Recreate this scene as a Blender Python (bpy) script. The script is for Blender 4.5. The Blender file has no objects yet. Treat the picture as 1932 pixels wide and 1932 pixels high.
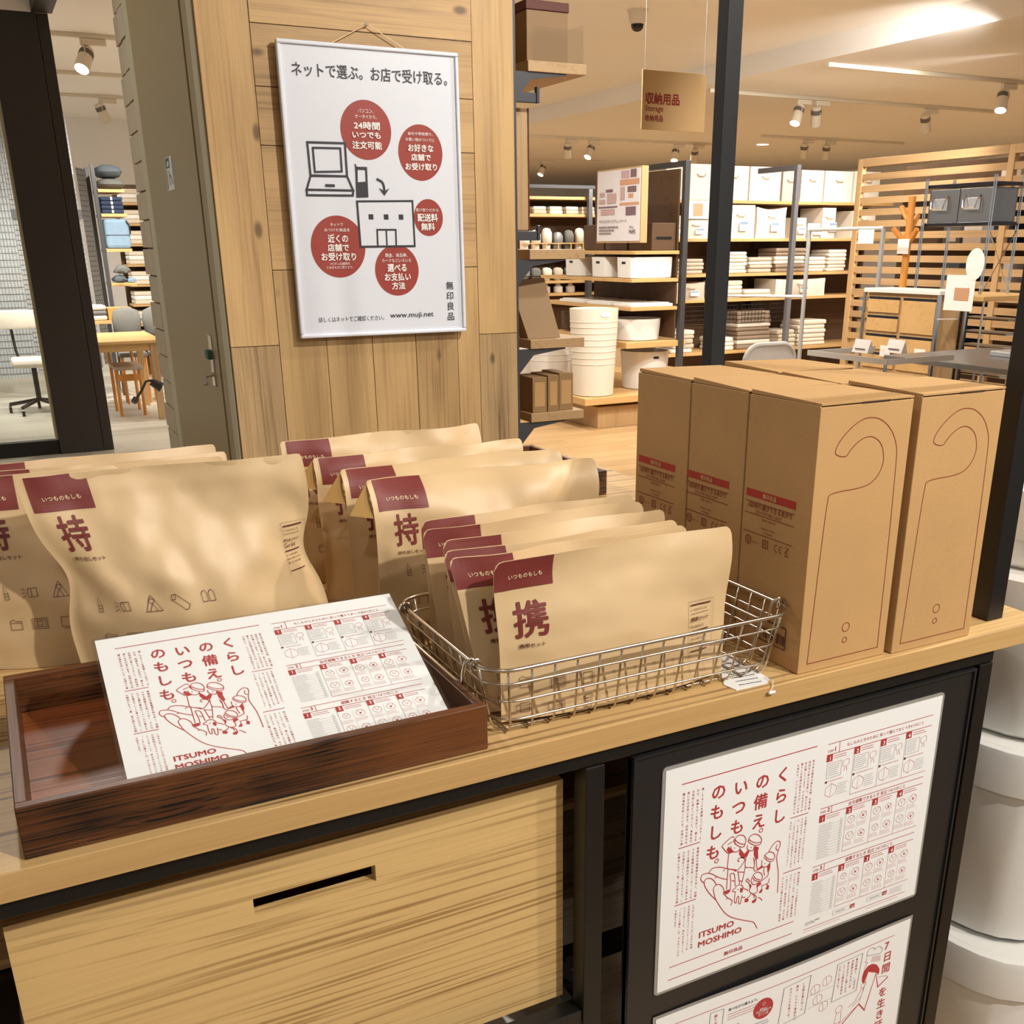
import bpy, bmesh, math, random
from mathutils import Vector, Matrix, noise
from mathutils.geometry import tessellate_polygon

scene = bpy.context.scene
COL = scene.collection
PI = math.pi
random.seed(7)

# ------------------------------------------------------------------ camera
EYE = Vector((0.0, 0.0, 1.36))
YAW, PITCH, ROLL = math.radians(27.68232246), math.radians(20.67013605), math.radians(-0.33509405)
fw = Vector((math.sin(YAW)*math.cos(PITCH), math.cos(YAW)*math.cos(PITCH), -math.sin(PITCH)))
rt = Vector((math.cos(YAW), -math.sin(YAW), 0.0))
up = rt.cross(fw)
rt2 = math.cos(ROLL)*rt + math.sin(ROLL)*up
up2 = -math.sin(ROLL)*rt + math.cos(ROLL)*up
cam_data = bpy.data.cameras.new('camera')
cam_data.sensor_width = 36.0
cam_data.lens = 1931.368*36.0/1932.0
cam_data.shift_x = (966.0-1024.94)/1932.0
cam_data.shift_y = (1191.82-966.0)/1932.0
cam_data.clip_start = 0.05
cam = bpy.data.objects.new('camera', cam_data)
cam.matrix_world = Matrix(((rt2.x, up2.x, -fw.x, EYE.x), (rt2.y, up2.y, -fw.y, EYE.y), (rt2.z, up2.z, -fw.z, EYE.z), (0, 0, 0, 1)))
COL.objects.link(cam)
scene.camera = cam

# ------------------------------------------------------------------ world, exposure, shop and fill lamps
scene.view_settings.view_transform = 'Standard'
scene.view_settings.look = 'None'
scene.view_settings.gamma = 1.0
scene.view_settings.use_curve_mapping = False
scene.view_settings.exposure = 0.42
world = bpy.data.worlds.new('shop_air')
scene.world = world
world.use_nodes = True
world.node_tree.nodes['Background'].inputs['Color'].default_value = (1.0, 0.975, 0.94, 1)
world.node_tree.nodes['Background'].inputs['Strength'].default_value = 0.36

def spot(name, loc, target, watts, size=75, blend=0.6, radius=0.05, color=(1.0, 0.955, 0.89)):
    d = bpy.data.lights.new(name, 'SPOT')
    d.energy = watts; d.spot_size = math.radians(size); d.spot_blend = blend
    d.shadow_soft_size = radius; d.color = color
    o = bpy.data.objects.new(name, d)
    o.location = loc
    o.rotation_euler = (Vector(target)-Vector(loc)).to_track_quat('-Z', 'Y').to_euler()
    COL.objects.link(o)
    return o

# track spots above the display table, outside the frame
spot('track_and_fill_lamp', (1.35, -1.05, 2.72), (0.45, 0.95, 0.80), 180, 62, 0.7, 0.035)
spot('track_and_fill_lamp', (2.3, 0.9, 2.72), (0.6, 1.1, 0.95), 85, 60, 0.7, 0.035)
spot('track_and_fill_lamp', (-0.5, -0.6, 2.72), (0.30, 1.1, 0.9), 20, 60, 0.7, 0.05)
spot('track_and_fill_lamp', (1.9, 1.2, 2.72), (1.0, 3.02, 1.25), 120, 72, 0.8, 0.035)
spot('track_and_fill_lamp', (0.1, 3.0, 2.72), (0.35, 1.3, 0.95), 55, 60, 0.7, 0.05)
# spots over the shop floor: at shelves, with fill added for cabinet and door
for lx, ly, tx, ty, tz, w in ((4.6, 4.9, 4.4, 7.2, 0.8, 190), (6.0, 5.2, 7.0, 8.5, 1.3, 210), (7.6, 6.2, 6.6, 8.4, 1.2, 170),
                              (3.4, 4.2, 4.6, 6.9, 0.7, 130), (2.6, 3.3, 4.5, 4.2, 0.9, 120), (3.3, 5.6, 5.2, 4.8, 1.2, 80),
                              (6.0, 9.2, 5.6, 10.2, 1.3, 150), (1.7, 9.3, 1.2, 10.9, 1.1, 240), (0.2, 9.3, 0.5, 10.6, 0.0, 160),
                              (3.0, 2.2, 1.8, 3.2, 1.0, 70), (2.1, -0.6, 1.5, 1.0, 0.5, 70), (-0.9, 4.2, 0.6, 3.6, 1.4, 22)):
    spot('track_and_fill_lamp', (lx, ly, 2.68), (tx, ty, tz), w, 85, 0.8, 0.06)
# wide fill lights in a grid, added to brighten floor and ceiling
for lx, ly, w in ((2.6, 4.6, 130), (3.2, 6.6, 130), (5.4, 6.2, 130), (7.3, 7.6, 150), (9.2, 6.0, 190), (9.4, 9.6, 190), (7.0, 11.5, 190), (3.4, 9.5, 150),
                  (9.6, 13.8, 220), (5.2, 14.0, 190), (12.6, 9.0, 220), (0.8, 8.9, 110), (1.0, 13.2, 150), (-0.8, 10.8, 130), (5.6, 3.0, 130), (8.2, 3.2, 150), (8.4, 18.0, 220), (12.5, 14.5, 220)):
    spot('floor_fill_lamp', (lx, ly, 2.70), (lx, ly, 0.0), w*0.8, 155, 0.9, 0.08)

# ------------------------------------------------------------------ small helpers
def lin(c):
    c = c/255.0
    return c/12.92 if c <= 0.04045 else ((c+0.055)/1.055)**2.4
def rgb(r, g, b): return (lin(r), lin(g), lin(b), 1.0)

ORG = {}
def put(o, label, cat, group=None, kind=None):
    o['label'] = label; o['category'] = cat
    if group: o['group'] = group
    if kind: o['kind'] = kind
    return o
def thing(name, label, cat, loc=(0, 0, 0), group=None):
    o = bpy.data.objects.new(name, None); o.empty_display_size = 0.05
    o.location = loc; COL.objects.link(o); ORG[o.name] = Vector(loc)
    return put(o, label, cat, group)
def struct_root(name, loc=(0, 0, 0)):
    o = bpy.data.objects.new(name, None); o.location = loc; COL.objects.link(o)
    ORG[o.name] = Vector(loc); o['kind'] = 'structure'
    return o
def mesh_obj(name, verts, faces, mat, parent=None, org=None, smooth=False):
    """link one mesh object; verts are world coordinates"""
    if parent is not None: base = ORG[parent.name]
    else: base = Vector(org) if org is not None else Vector((0, 0, 0))
    me = bpy.data.meshes.new(name)
    me.from_pydata([(v[0]-base[0], v[1]-base[1], v[2]-base[2]) for v in verts], [], faces)
    me.materials.append(mat)
    if smooth:
        for p in me.polygons: p.use_smooth = True
    me.update()
    o = bpy.data.objects.new(name, me); COL.objects.link(o)
    if parent is not None: o.parent = parent
    else: o.location = base
    ORG[o.name] = base
    return o

class MB:
    """collects shapes for ONE mesh"""
    def __init__(s): s.v = []; s.f = []
    def add(s, vs, fs):
        n = len(s.v); s.v += [tuple(v) for v in vs]; s.f += [tuple(i+n for i in f) for f in fs]; return s
    def box(s, x0, x1, y0, y1, z0, z1, bev=0.0, rot=0.0, piv=None):
        if bev > 0:
            b = bev; bm = bmesh.new(); bmesh.ops.create_cube(bm, size=1.0)
            bmesh.ops.scale(bm, vec=(x1-x0, y1-y0, z1-z0), verts=bm.verts)
            bmesh.ops.translate(bm, vec=((x0+x1)/2, (y0+y1)/2, (z0+z1)/2), verts=bm.verts)
            bmesh.ops.bevel(bm, geom=bm.edges[:], offset=b, segments=2, affect='EDGES', profile=0.5)
            bm.verts.index_update()
            vs = [v.co.copy() for v in bm.verts]; fs = [tuple(v.index for v in f.verts) for f in bm.faces]; bm.free()
        else:
            vs = [Vector(p) for p in ((x0, y0, z0), (x1, y0, z0), (x1, y1, z0), (x0, y1, z0), (x0, y0, z1), (x1, y0, z1), (x1, y1, z1), (x0, y1, z1))]
            fs = [(0, 3, 2, 1), (4, 5, 6, 7), (0, 1, 5, 4), (1, 2, 6, 5), (2, 3, 7, 6), (3, 0, 4, 7)]
        if rot:
            p = Vector(piv) if piv is not None else Vector(((x0+x1)/2, (y0+y1)/2, 0))
            c, q = math.cos(rot), math.sin(rot)
            vs = [Vector((p.x+(v.x-p.x)*c-(v.y-p.y)*q, p.y+(v.x-p.x)*q+(v.y-p.y)*c, v.z)) for v in vs]
        return s.add(vs, fs)
    def tube(s, pts, r, n=8, closed=False, r_end=None):
        pts = [Vector(p) for p in pts]; m = len(pts)
        rings = []; prev = None
        for i, p in enumerate(pts):
            a = pts[i-1] if (i > 0 or closed) else p
            b = pts[(i+1) % m] if (i < m-1 or closed) else p
            t = (b-a)
            t = t.normalized() if t.length > 1e-9 else Vector((0, 0, 1))
            if prev is None:
                h = Vector((0, 0, 1)) if abs(t.z) < 0.9 else Vector((1, 0, 0))
                nrm = t.cross(h).normalized()
            else:
                nrm = prev - t*prev.dot(t)
                nrm = nrm.normalized() if nrm.length > 1e-6 else t.orthogonal().normalized()
            prev = nrm; bn = t.cross(nrm)
            rr = r if r_end is None else r+(r_end-r)*i/max(1, m-1)
            rings.append([p+nrm*math.cos(2*PI*k/n)*rr+bn*math.sin(2*PI*k/n)*rr for k in range(n)])
        vs = [v for g in rings for v in g]; fs = []
        for i in range(m if closed else m-1):
            j = (i+1) % m
            for k in range(n):
                l = (k+1) % n
                fs.append((i*n+k, i*n+l, j*n+l, j*n+k))
        if not closed:
            fs.append(tuple(range(n-1, -1, -1))); fs.append(tuple((m-1)*n+k for k in range(n)))
        return s.add(vs, fs)
    def lathe(s, prof, c=(0, 0, 0), n=24, sx=1.0, sy=1.0, power=None):
        """prof: (radius, z) list; power>2 gives a rounded square plan"""
        vs = []; fs = []
        for r, z in prof:
            for k in range(n):
                a = 2*PI*k/n; ca, sa = math.cos(a), math.sin(a)
                if power:
                    q = (abs(ca)**power+abs(sa)**power)**(-1.0/power); ca *= q; sa *= q
                vs.append((c[0]+ca*r*sx, c[1]+sa*r*sy, c[2]+z))
        for i in range(len(prof)-1):
            for k in range(n):
                l = (k+1) % n
                fs.append((i*n+k, i*n+l, (i+1)*n+l, (i+1)*n+k))
        fs.append(tuple(range(n-1, -1, -1))); fs.append(tuple((len(prof)-1)*n+k for k in range(n)))
        return s.add(vs, fs)
    def prism(s, poly, axis, a, b):
        """extrude a 2-D outline along axis ('x','y','z') between a and b"""
        def p3(u, v, w): return {'x': (w, u, v), 'y': (u, w, v), 'z': (u, v, w)}[axis]
        n = len(poly)
        vs = [p3(u, v, a) for u, v in poly]+[p3(u, v, b) for u, v in poly]
        fs = [tuple(range(n-1, -1, -1)), tuple(range(n, 2*n))]+[(i, (i+1) % n, n+(i+1) % n, n+i) for i in range(n)]
        return s.add(vs, fs)
    def xf(s, M):
        s.v = [tuple(M @ Vector(v)) for v in s.v]; return s
    def build(s, name, mat, parent=None, org=None, smooth=False):
        return mesh_obj(name, s.v, s.f, mat, parent, org, smooth)

def auto_smooth(o, ang=35):
    me = o.data
    for p in me.polygons: p.use_smooth = True
    try: me.set_sharp_from_angle(angle=math.radians(ang))
    except Exception: pass
    return o

KIDS = {}
def copy_tree(root, loc, rz=None, label=None, group=None):
    r = root.copy(); COL.objects.link(r); r.location = loc
    if rz is not None: r.rotation_euler = (0, 0, rz)
    if label: r['label'] = label
    if group: r['group'] = group
    if root.name not in KIDS:
        KIDS[root.name] = [(c, [g for g in COL.objects if g.parent == c]) for c in COL.objects if c.parent == root]
    for c, gs in KIDS[root.name]:
        d = c.copy(); COL.objects.link(d); d.parent = r
        for g in gs:
            e = g.copy(); COL.objects.link(e); e.parent = d
    return r
ORDN = ['leftmost', 'second', 'third', 'fourth', 'fifth', 'sixth', 'seventh', 'eighth', 'ninth', 'tenth', 'eleventh', 'twelfth']
def nth(i): return 'leftmost' if i == 0 else ORDN[i]+' from left'

# ------------------------------------------------------------------ materials (all node based)
def new_mat(name):
    m = bpy.data.materials.new(name); m.use_nodes = True
    nt = m.node_tree; b = nt.nodes['Principled BSDF']
    return m, nt, b
def nd(nt, kind, **kw):
    n = nt.nodes.new(kind)
    for k, v in kw.items(): setattr(n, k, v)
    return n
def plain(name, col, rough=0.5, metal=0.0, var=0.06, scale=40, bump=0.0, spec=None, coat=0.0):
    """one colour with faint procedural mottling"""
    m, nt, b = new_mat(name)
    tc = nd(nt, 'ShaderNodeTexCoord'); no = nd(nt, 'ShaderNodeTexNoise')
    no.inputs['Scale'].default_value = scale; no.inputs['Detail'].default_value = 3
    nt.links.new(tc.outputs['Object'], no.inputs['Vector'])
    mx = nd(nt, 'ShaderNodeMix', data_type='RGBA')
    mx.inputs['A'].default_value = tuple(c*(1-var) for c in col[:3])+(1,)
    mx.inputs['B'].default_value = tuple(min(1, c*(1+var)) for c in col[:3])+(1,)
    nt.links.new(no.outputs['Fac'], mx.inputs['Factor'])
    nt.links.new(mx.outputs['Result'], b.inputs['Base Color'])
    b.inputs['Roughness'].default_value = rough; b.inputs['Metallic'].default_value = metal
    if spec is not None: b.inputs['Specular IOR Level'].default_value = spec
    if coat: b.inputs['Coat Weight'].default_value = coat; b.inputs['Coat Roughness'].default_value = 0.15
    if bump:
        bp = nd(nt, 'ShaderNodeBump'); bp.inputs['Strength'].default_value = bump; bp.inputs['Distance'].default_value = 0.002
        nt.links.new(no.outputs['Fac'], bp.inputs['Height']); nt.links.new(bp.outputs['Normal'], b.inputs['Normal'])
    return m
def wood(name, dark, light, axis='x', freq=60, wob=2.0, line=0.5, fibre=0.3, rough=0.5, stretch=0.12, cross=5.0, knots=0.0, var=0.10, bump=0.12, sharp=2.0, patch=0.5):
    """long-grained timber: freq growth lines per metre across the grain, wob how far they wander"""
    m, nt, b = new_mat(name)
    tc = nd(nt, 'ShaderNodeTexCoord'); oi = nd(nt, 'ShaderNodeObjectInfo')
    off = nd(nt, 'ShaderNodeVectorMath', operation='SCALE'); off.inputs[0].default_value = (7.3, 11.1, 5.7)
    nt.links.new(oi.outputs['Random'], off.inputs['Scale'])
    ad = nd(nt, 'ShaderNodeVectorMath', operation='ADD')
    nt.links.new(tc.outputs['Object'], ad.inputs[0]); nt.links.new(off.outputs['Vector'], ad.inputs[1])
    P = ad.outputs['Vector']
    def mapped(k, st):
        mp = nd(nt, 'ShaderNodeMapping')
        mp.inputs['Scale'].default_value = {'x': (k*st, k, k), 'y': (k, k*st, k), 'z': (k, k, k*st)}[axis]
        nt.links.new(P, mp.inputs['Vector']); return mp.outputs['Vector']
    def noise_of(vec, detail, dist=0.0):
        n = nd(nt, 'ShaderNodeTexNoise'); n.inputs['Scale'].default_value = 1.0
        n.inputs['Detail'].default_value = detail; n.inputs['Distortion'].default_value = dist
        nt.links.new(vec, n.inputs['Vector']); return n.outputs['Fac']
    def math_(op, a_, b_, clamp=False):
        n = nd(nt, 'ShaderNodeMath', operation=op, use_clamp=clamp)
        for i, q in enumerate((a_, b_)):
            if isinstance(q, (int, float)): n.inputs[i].default_value = q
            else: nt.links.new(q, n.inputs[i])
        return n.outputs[0]
    n1 = noise_of(mapped(cross, stretch), 2.0, 0.4)
    n2 = noise_of(mapped(420, 0.02), 2.0)
    n3 = noise_of(mapped(cross*1.1, stretch*1.3), 2.0)
    # growth lines: very long streaks whose position across the grain is bent by a slow noise
    wv = nd(nt, 'ShaderNodeVectorMath', operation='SCALE'); wv.inputs[0].default_value = {'x': (0, 1, 1), 'y': (1, 0, 1), 'z': (1, 1, 0)}[axis]
    nt.links.new(math_('MULTIPLY', n1, wob*0.06), wv.inputs['Scale'])
    bent = nd(nt, 'ShaderNodeVectorMath', operation='ADD'); nt.links.new(P, bent.inputs[0]); nt.links.new(wv.outputs['Vector'], bent.inputs[1])
    mpb = nd(nt, 'ShaderNodeMapping'); st = 0.010
    mpb.inputs['Scale'].default_value = {'x': (freq*st, freq, freq), 'y': (freq, freq*st, freq), 'z': (freq, freq, freq*st)}[axis]
    nt.links.new(bent.outputs['Vector'], mpb.inputs['Vector'])
    gl = noise_of(mpb.outputs['Vector'], 1.5)
    mg = nd(nt, 'ShaderNodeMapRange', interpolation_type='SMOOTHSTEP')
    mg.inputs['From Min'].default_value = 0.50; mg.inputs['From Max'].default_value = 0.70
    nt.links.new(gl, mg.inputs['Value'])
    ln = math_('MULTIPLY', mg.outputs['Result'], line*1.35)
    md = nd(nt, 'ShaderNodeMapRange'); md.inputs['From Min'].default_value = 0.35; md.inputs['From Max'].default_value = 0.62; md.inputs['To Min'].default_value = 0.35
    nt.links.new(n3, md.inputs['Value'])
    ln = math_('MULTIPLY', ln, md.outputs['Result'])
    tot = math_('ADD', ln, math_('MULTIPLY', math_('SUBTRACT', n2, 0.38), fibre*1.6))
    tot = math_('ADD', tot, math_('MULTIPLY', math_('SUBTRACT', n3, 0.42), patch*1.6), True)
    mx = nd(nt, 'ShaderNodeMix', data_type='RGBA')
    mx.inputs['A'].default_value = light; mx.inputs['B'].default_value = dark
    nt.links.new(tot, mx.inputs['Factor'])
    last = mx.outputs['Result']
    if knots:
        vo = nd(nt, 'ShaderNodeTexVoronoi'); vo.inputs['Scale'].default_value = 1.0
        nt.links.new(mapped(knots, 0.5), vo.inputs['Vector'])
        kr = nd(nt, 'ShaderNodeMapRange', interpolation_type='SMOOTHSTEP')
        kr.inputs['From Min'].default_value = 0.05; kr.inputs['From Max'].default_value = 0.14
        kr.inputs['To Min'].default_value = 0.8; kr.inputs['To Max'].default_value = 0.0
        nt.links.new(vo.outputs['Distance'], kr.inputs['Value'])
        mk2 = nd(nt, 'ShaderNodeMix', data_type='RGBA')
        mk2.inputs['B'].default_value = tuple(c*0.42 for c in dark[:3])+(1,)
        nt.links.new(kr.outputs['Result'], mk2.inputs['Factor']); nt.links.new(last, mk2.inputs['A'])
        last = mk2.outputs['Result']
    hs = nd(nt, 'ShaderNodeHueSaturation')
    vr = nd(nt, 'ShaderNodeMapRange'); vr.inputs['To Min'].default_value = 1-var; vr.inputs['To Max'].default_value = 1+var
    nt.links.new(oi.outputs['Random'], vr.inputs['Value']); nt.links.new(vr.outputs['Result'], hs.inputs['Value'])
    nt.links.new(last, hs.inputs['Color']); nt.links.new(hs.outputs['Color'], b.inputs['Base Color'])
    b.inputs['Roughness'].default_value = rough
    if bump:
        bp = nd(nt, 'ShaderNodeBump'); bp.inputs['Strength'].default_value = bump; bp.inputs['Distance'].default_value = 0.001
        nt.links.new(tot, bp.inputs['Height']); nt.links.new(bp.outputs['Normal'], b.inputs['Normal'])
    return m
def kraft(name, col, rough=0.75, spk=0.10, scale=900, bump=0.05, var=0.03, crumple=0.0):
    m, nt, b = new_mat(name)
    tc = nd(nt, 'ShaderNodeTexCoord'); oi = nd(nt, 'ShaderNodeObjectInfo')
    n1 = nd(nt, 'ShaderNodeTexNoise'); n1.inputs['Scale'].default_value = scale; n1.inputs['Detail'].default_value = 2
    n2 = nd(nt, 'ShaderNodeTexNoise'); n2.inputs['Scale'].default_value = 9; n2.inputs['Detail'].default_value = 3
    for n in (n1, n2): nt.links.new(tc.outputs['Object'], n.inputs['Vector'])
    ad = nd(nt, 'ShaderNodeMath', operation='ADD'); nt.links.new(n1.outputs['Fac'], ad.inputs[0]); nt.links.new(n2.outputs['Fac'], ad.inputs[1])
    hf = nd(nt, 'ShaderNodeMath', operation='MULTIPLY'); hf.inputs[1].default_value = 0.5; nt.links.new(ad.outputs[0], hf.inputs[0])
    mx = nd(nt, 'ShaderNodeMix', data_type='RGBA')
    mx.inputs['A'].default_value = tuple(c*(1-2*spk) for c in col[:3])+(1,)
    mx.inputs['B'].default_value = tuple(min(1, c*(1+2*spk)) for c in col[:3])+(1,)
    nt.links.new(hf.outputs[0], mx.inputs['Factor'])
    hs = nd(nt, 'ShaderNodeHueSaturation'); vr = nd(nt, 'ShaderNodeMapRange')
    vr.inputs['To Min'].default_value = 1-var; vr.inputs['To Max'].default_value = 1+var
    nt.links.new(oi.outputs['Random'], vr.inputs['Value']); nt.links.new(vr.outputs['Result'], hs.inputs['Value'])
    nt.links.new(mx.outputs['Result'], hs.inputs['Color']); nt.links.new(hs.outputs['Color'], b.inputs['Base Color'])
    b.inputs['Roughness'].default_value = rough
    bp = nd(nt, 'ShaderNodeBump'); bp.inputs['Strength'].default_value = bump; bp.inputs['Distance'].default_value = 0.001
    nt.links.new(n1.outputs['Fac'], bp.inputs['Height'])
    if crumple:
        n4 = nd(nt, 'ShaderNodeTexNoise'); n4.inputs['Scale'].default_value = 16; n4.inputs['Detail'].default_value = 1.5
        nt.links.new(tc.outputs['Object'], n4.inputs['Vector'])
        b2 = nd(nt, 'ShaderNodeBump'); b2.inputs['Strength'].default_value = crumple; b2.inputs['Distance'].default_value = 0.006
        nt.links.new(n4.outputs['Fac'], b2.inputs['Height']); nt.links.new(bp.outputs['Normal'], b2.inputs['Normal'])
        nt.links.new(b2.outputs['Normal'], b.inputs['Normal'])
    else: nt.links.new(bp.outputs['Normal'], b.inputs['Normal'])
    return m
def glass(name, tint=(1, 1, 1, 1), alpha=0.12, rough=0.05):
    """thin clear sheet: mostly transparent with a glossy skin"""
    m, nt, b = new_mat(name)
    tc = nd(nt, 'ShaderNodeTexCoord'); no = nd(nt, 'ShaderNodeTexNoise'); no.inputs['Scale'].default_value = 3
    nt.links.new(tc.outputs['Object'], no.inputs['Vector'])
    tr = nd(nt, 'ShaderNodeBsdfTransparent'); tr.inputs['Color'].default_value = tint
    gl = nd(nt, 'ShaderNodeBsdfGlossy'); gl.inputs['Roughness'].default_value = rough
    mr = nd(nt, 'ShaderNodeMapRange'); mr.inputs['To Min'].default_value = alpha*0.8; mr.inputs['To Max'].default_value = alpha*1.2
    nt.links.new(no.outputs['Fac'], mr.inputs['Value'])
    ms = nd(nt, 'ShaderNodeMixShader')
    nt.links.new(mr.outputs['Result'], ms.inputs[0]); nt.links.new(tr.outputs[0], ms.inputs[1]); nt.links.new(gl.outputs[0], ms.inputs[2])
    nt.links.new(ms.outputs[0], nt.nodes['Material Output'].inputs['Surface'])
    return m
def emit(name, col, strength):
    m, nt, b = new_mat(name)
    b.inputs['Base Color'].default_value = col
    b.inputs['Emission Color'].default_value = col; b.inputs['Emission Strength'].default_value = strength
    return m

M = {}
M['ceiling'] = plain('ceiling_paint', rgb(242, 240, 236), 0.9, var=0.02, scale=2)
M['floor_wood'] = wood('floor_oak', rgb(146, 112, 70), rgb(188, 154, 108), 'x', 60, 0.5, 0.30, 0.30, 0.38, var=0.07, bump=0.03)
M['floor_grey'] = wood('floor_pale_vinyl', rgb(150, 143, 128), rgb(200, 194, 178), 'x', 8, 1.0, 0.30, 0.25, 0.40, var=0.03, bump=0.02, cross=2.5)
M['plank'] = wood('reclaimed_pine', rgb(132, 98, 58), rgb(204, 167, 112), 'z', 110, 0.5, 0.25, 0.35, 0.55, knots=9.0, var=0.14, cross=9, patch=0.8)
M['plank_h'] = wood('reclaimed_pine_flat', rgb(126, 96, 62), rgb(200, 163, 110), 'x', 110, 0.5, 0.25, 0.35, 0.55, knots=9.0, var=0.14, cross=9, patch=0.9)
M['plank_grey'] = wood('reclaimed_pine_weathered', rgb(110, 86, 58), rgb(186, 154, 108), 'z', 120, 0.5, 0.38, 0.50, 0.6, knots=10.0, var=0.06, bump=0.18, cross=9, patch=1.0)
M['beige'] = plain('beige_door_paint', rgb(168, 148, 104), 0.42, var=0.02, scale=5)
M['beige_light'] = plain('cream_frame_paint', rgb(206, 196, 160), 0.45, var=0.02, scale=5)
M['gap'] = plain('dark_gap', rgb(70, 55, 30), 0.8)
M['brick'] = plain('white_brick', rgb(206, 192, 164), 0.85, var=0.10, scale=30, bump=0.5)
M['mortar'] = plain('mortar', rgb(160, 146, 120), 0.95, var=0.08, scale=80)
M['charcoal'] = plain('charcoal_steel', rgb(50, 47, 44), 0.5, 0.0, var=0.05, scale=12)
M['black'] = plain('black_steel', rgb(15, 14, 13), 0.42, 0.0, var=0.05, scale=30)
M['board'] = plain('black_board', rgb(32, 32, 33), 0.32, 0.0, var=0.10, scale=14, bump=0.05)
M['rail'] = plain('dark_grey_metal', rgb(74, 74, 76), 0.4, 0.3, var=0.04)
M['rail_light'] = plain('mid_grey_metal', rgb(112, 112, 116), 0.4, 0.3, var=0.04)
M['table'] = wood('table_oak', rgb(126, 92, 52), rgb(208, 172, 116), 'x', 170, 0.5, 0.75, 0.30, 0.42, var=0.0, cross=4, patch=0.35)
M['table_edge'] = wood('table_edge_oak', rgb(164, 126, 74), rgb(198, 160, 104), 'x', 60, 0.4, 0.12, 0.45, 0.45, var=0.0, bump=0.05, patch=0.3)
M['drawer'] = wood('ash_veneer', rgb(132, 94, 46), rgb(216, 180, 120), 'x', 230, 1.7, 0.66, 0.20, 0.45, stretch=0.22, cross=2.2, var=0.0, bump=0.05, knots=2.0, patch=0.25)
M['drawer_in'] = wood('ash_inner', rgb(150, 112, 62), rgb(196, 156, 98), 'x', 60, 1.0, 0.3, 0.3, 0.5, var=0.0)
M['stain'] = wood('dark_stained_pine', rgb(14, 7, 3), rgb(108, 62, 28), 'x', 520, 0.4, 0.55, 0.9, 0.42, cross=10, stretch=0.5, var=0.0, bump=0.3, patch=1.4)
M['stain_in'] = wood('red_brown_stained_pine', rgb(62, 26, 10), rgb(146, 80, 38), 'x', 160, 0.6, 0.45, 0.4, 0.32, cross=5, var=0.04, patch=0.6)
M['stain_y'] = wood('dark_stained_pine_end', rgb(34, 19, 12), rgb(104, 66, 40), 'y', 260, 0.5, 0.5, 0.5, 0.4, cross=6, var=0.0, patch=0.8)
M['grey_wood'] = wood('grey_ash', rgb(104, 92, 78), rgb(156, 146, 132), 'x', 60, 1.5, 0.55, 0.35, 0.5, var=0.0)
M['kraft'] = kraft('kraft_pouch', rgb(206, 176, 132), 0.46, 0.03, 700, 0.02, 0.02, crumple=0.10)
M['kraft_in'] = kraft('kraft_inside', rgb(176, 136, 74), 0.7, 0.03, 700, 0.02)
M['carton'] = kraft('kraft_carton', rgb(186, 146, 94), 0.78, 0.11, 520, 0.06, 0.02)
M['carton_edge'] = plain('carton_edge', rgb(214, 172, 118), 0.8)
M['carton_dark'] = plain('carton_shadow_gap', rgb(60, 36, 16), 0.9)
M['maroon'] = kraft('maroon_print', rgb(116, 44, 38), 0.55, 0.04, 400, 0.0)
M['cream_ink'] = plain('cream_ink', rgb(236, 208, 168), 0.6)
M['brown_ink'] = plain('dark_brown_ink', rgb(84, 34, 24), 0.6)
M['red_ink'] = plain('red_print', rgb(176, 58, 58), 0.5)
M['red_bar'] = plain('red_bar_print', rgb(172, 44, 34), 0.6)
M['rust_ink'] = plain('rust_line_print', rgb(132, 40, 20), 0.65)
M['grey_ink'] = plain('grey_print', rgb(120, 104, 104), 0.5)
M['dark_ink'] = plain('charcoal_print', rgb(44, 44, 50), 0.5)
M['paper'] = plain('white_paper', rgb(238, 238, 236), 0.35, var=0.01, scale=6)
M['poster'] = plain('poster_sheet', rgb(224, 228, 236), 0.30, var=0.02, scale=5, bump=0.06)
M['poster_frame'] = plain('pale_frame', rgb(226, 230, 240), 0.4, var=0.01)
M['circle_red'] = plain('brick_red_print', rgb(158, 66, 56), 0.32)
M['white_ink'] = plain('white_print', rgb(244, 238, 232), 0.4)
M['wire'] = plain('stainless_wire', rgb(206, 196, 180), 0.24, 1.0, var=0.03)
M['chrome'] = plain('chrome', rgb(220, 220, 222), 0.12, 1.0, var=0.02)
M['white_plastic'] = plain('white_plastic', rgb(228, 226, 220), 0.38, var=0.01)
M['cream_plastic'] = plain('cream_plastic', rgb(222, 214, 198), 0.45, var=0.02)
M['fabric'] = plain('unbleached_fabric', rgb(224, 214, 198), 0.9, var=0.05, scale=60, bump=0.2)
M['fabric_grey'] = plain('grey_beige_fabric', rgb(188, 172, 152), 0.9, var=0.08, scale=60, bump=0.2)
M['linen'] = plain('folded_linen', rgb(226, 214, 192), 0.8, var=0.06, scale=50, bump=0.2)
M['linen_dark'] = plain('folded_taupe_linen', rgb(146, 126, 106), 0.8, var=0.10, scale=50, bump=0.2)
M['oak'] = wood('shelf_oak', rgb(166, 126, 72), rgb(206, 166, 108), 'x', 60, 0.4, 0.25, 0.25, 0.5, var=0.05, bump=0.03)
M['oak_z'] = wood('upright_oak', rgb(146, 114, 76), rgb(190, 156, 110), 'z', 60, 0.4, 0.25, 0.25, 0.5, var=0.06, bump=0.03)
M['oak_y'] = wood('slat_oak', rgb(146, 114, 78), rgb(186, 152, 108), 'y', 60, 0.4, 0.25, 0.25, 0.5, var=0.10, bump=0.03)
M['orange_wood'] = wood('honey_beech', rgb(176, 108, 38), rgb(214, 146, 66), 'z', 30, 1.0, 0.25, 0.25, 0.45, var=0.04, bump=0.03)
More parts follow.
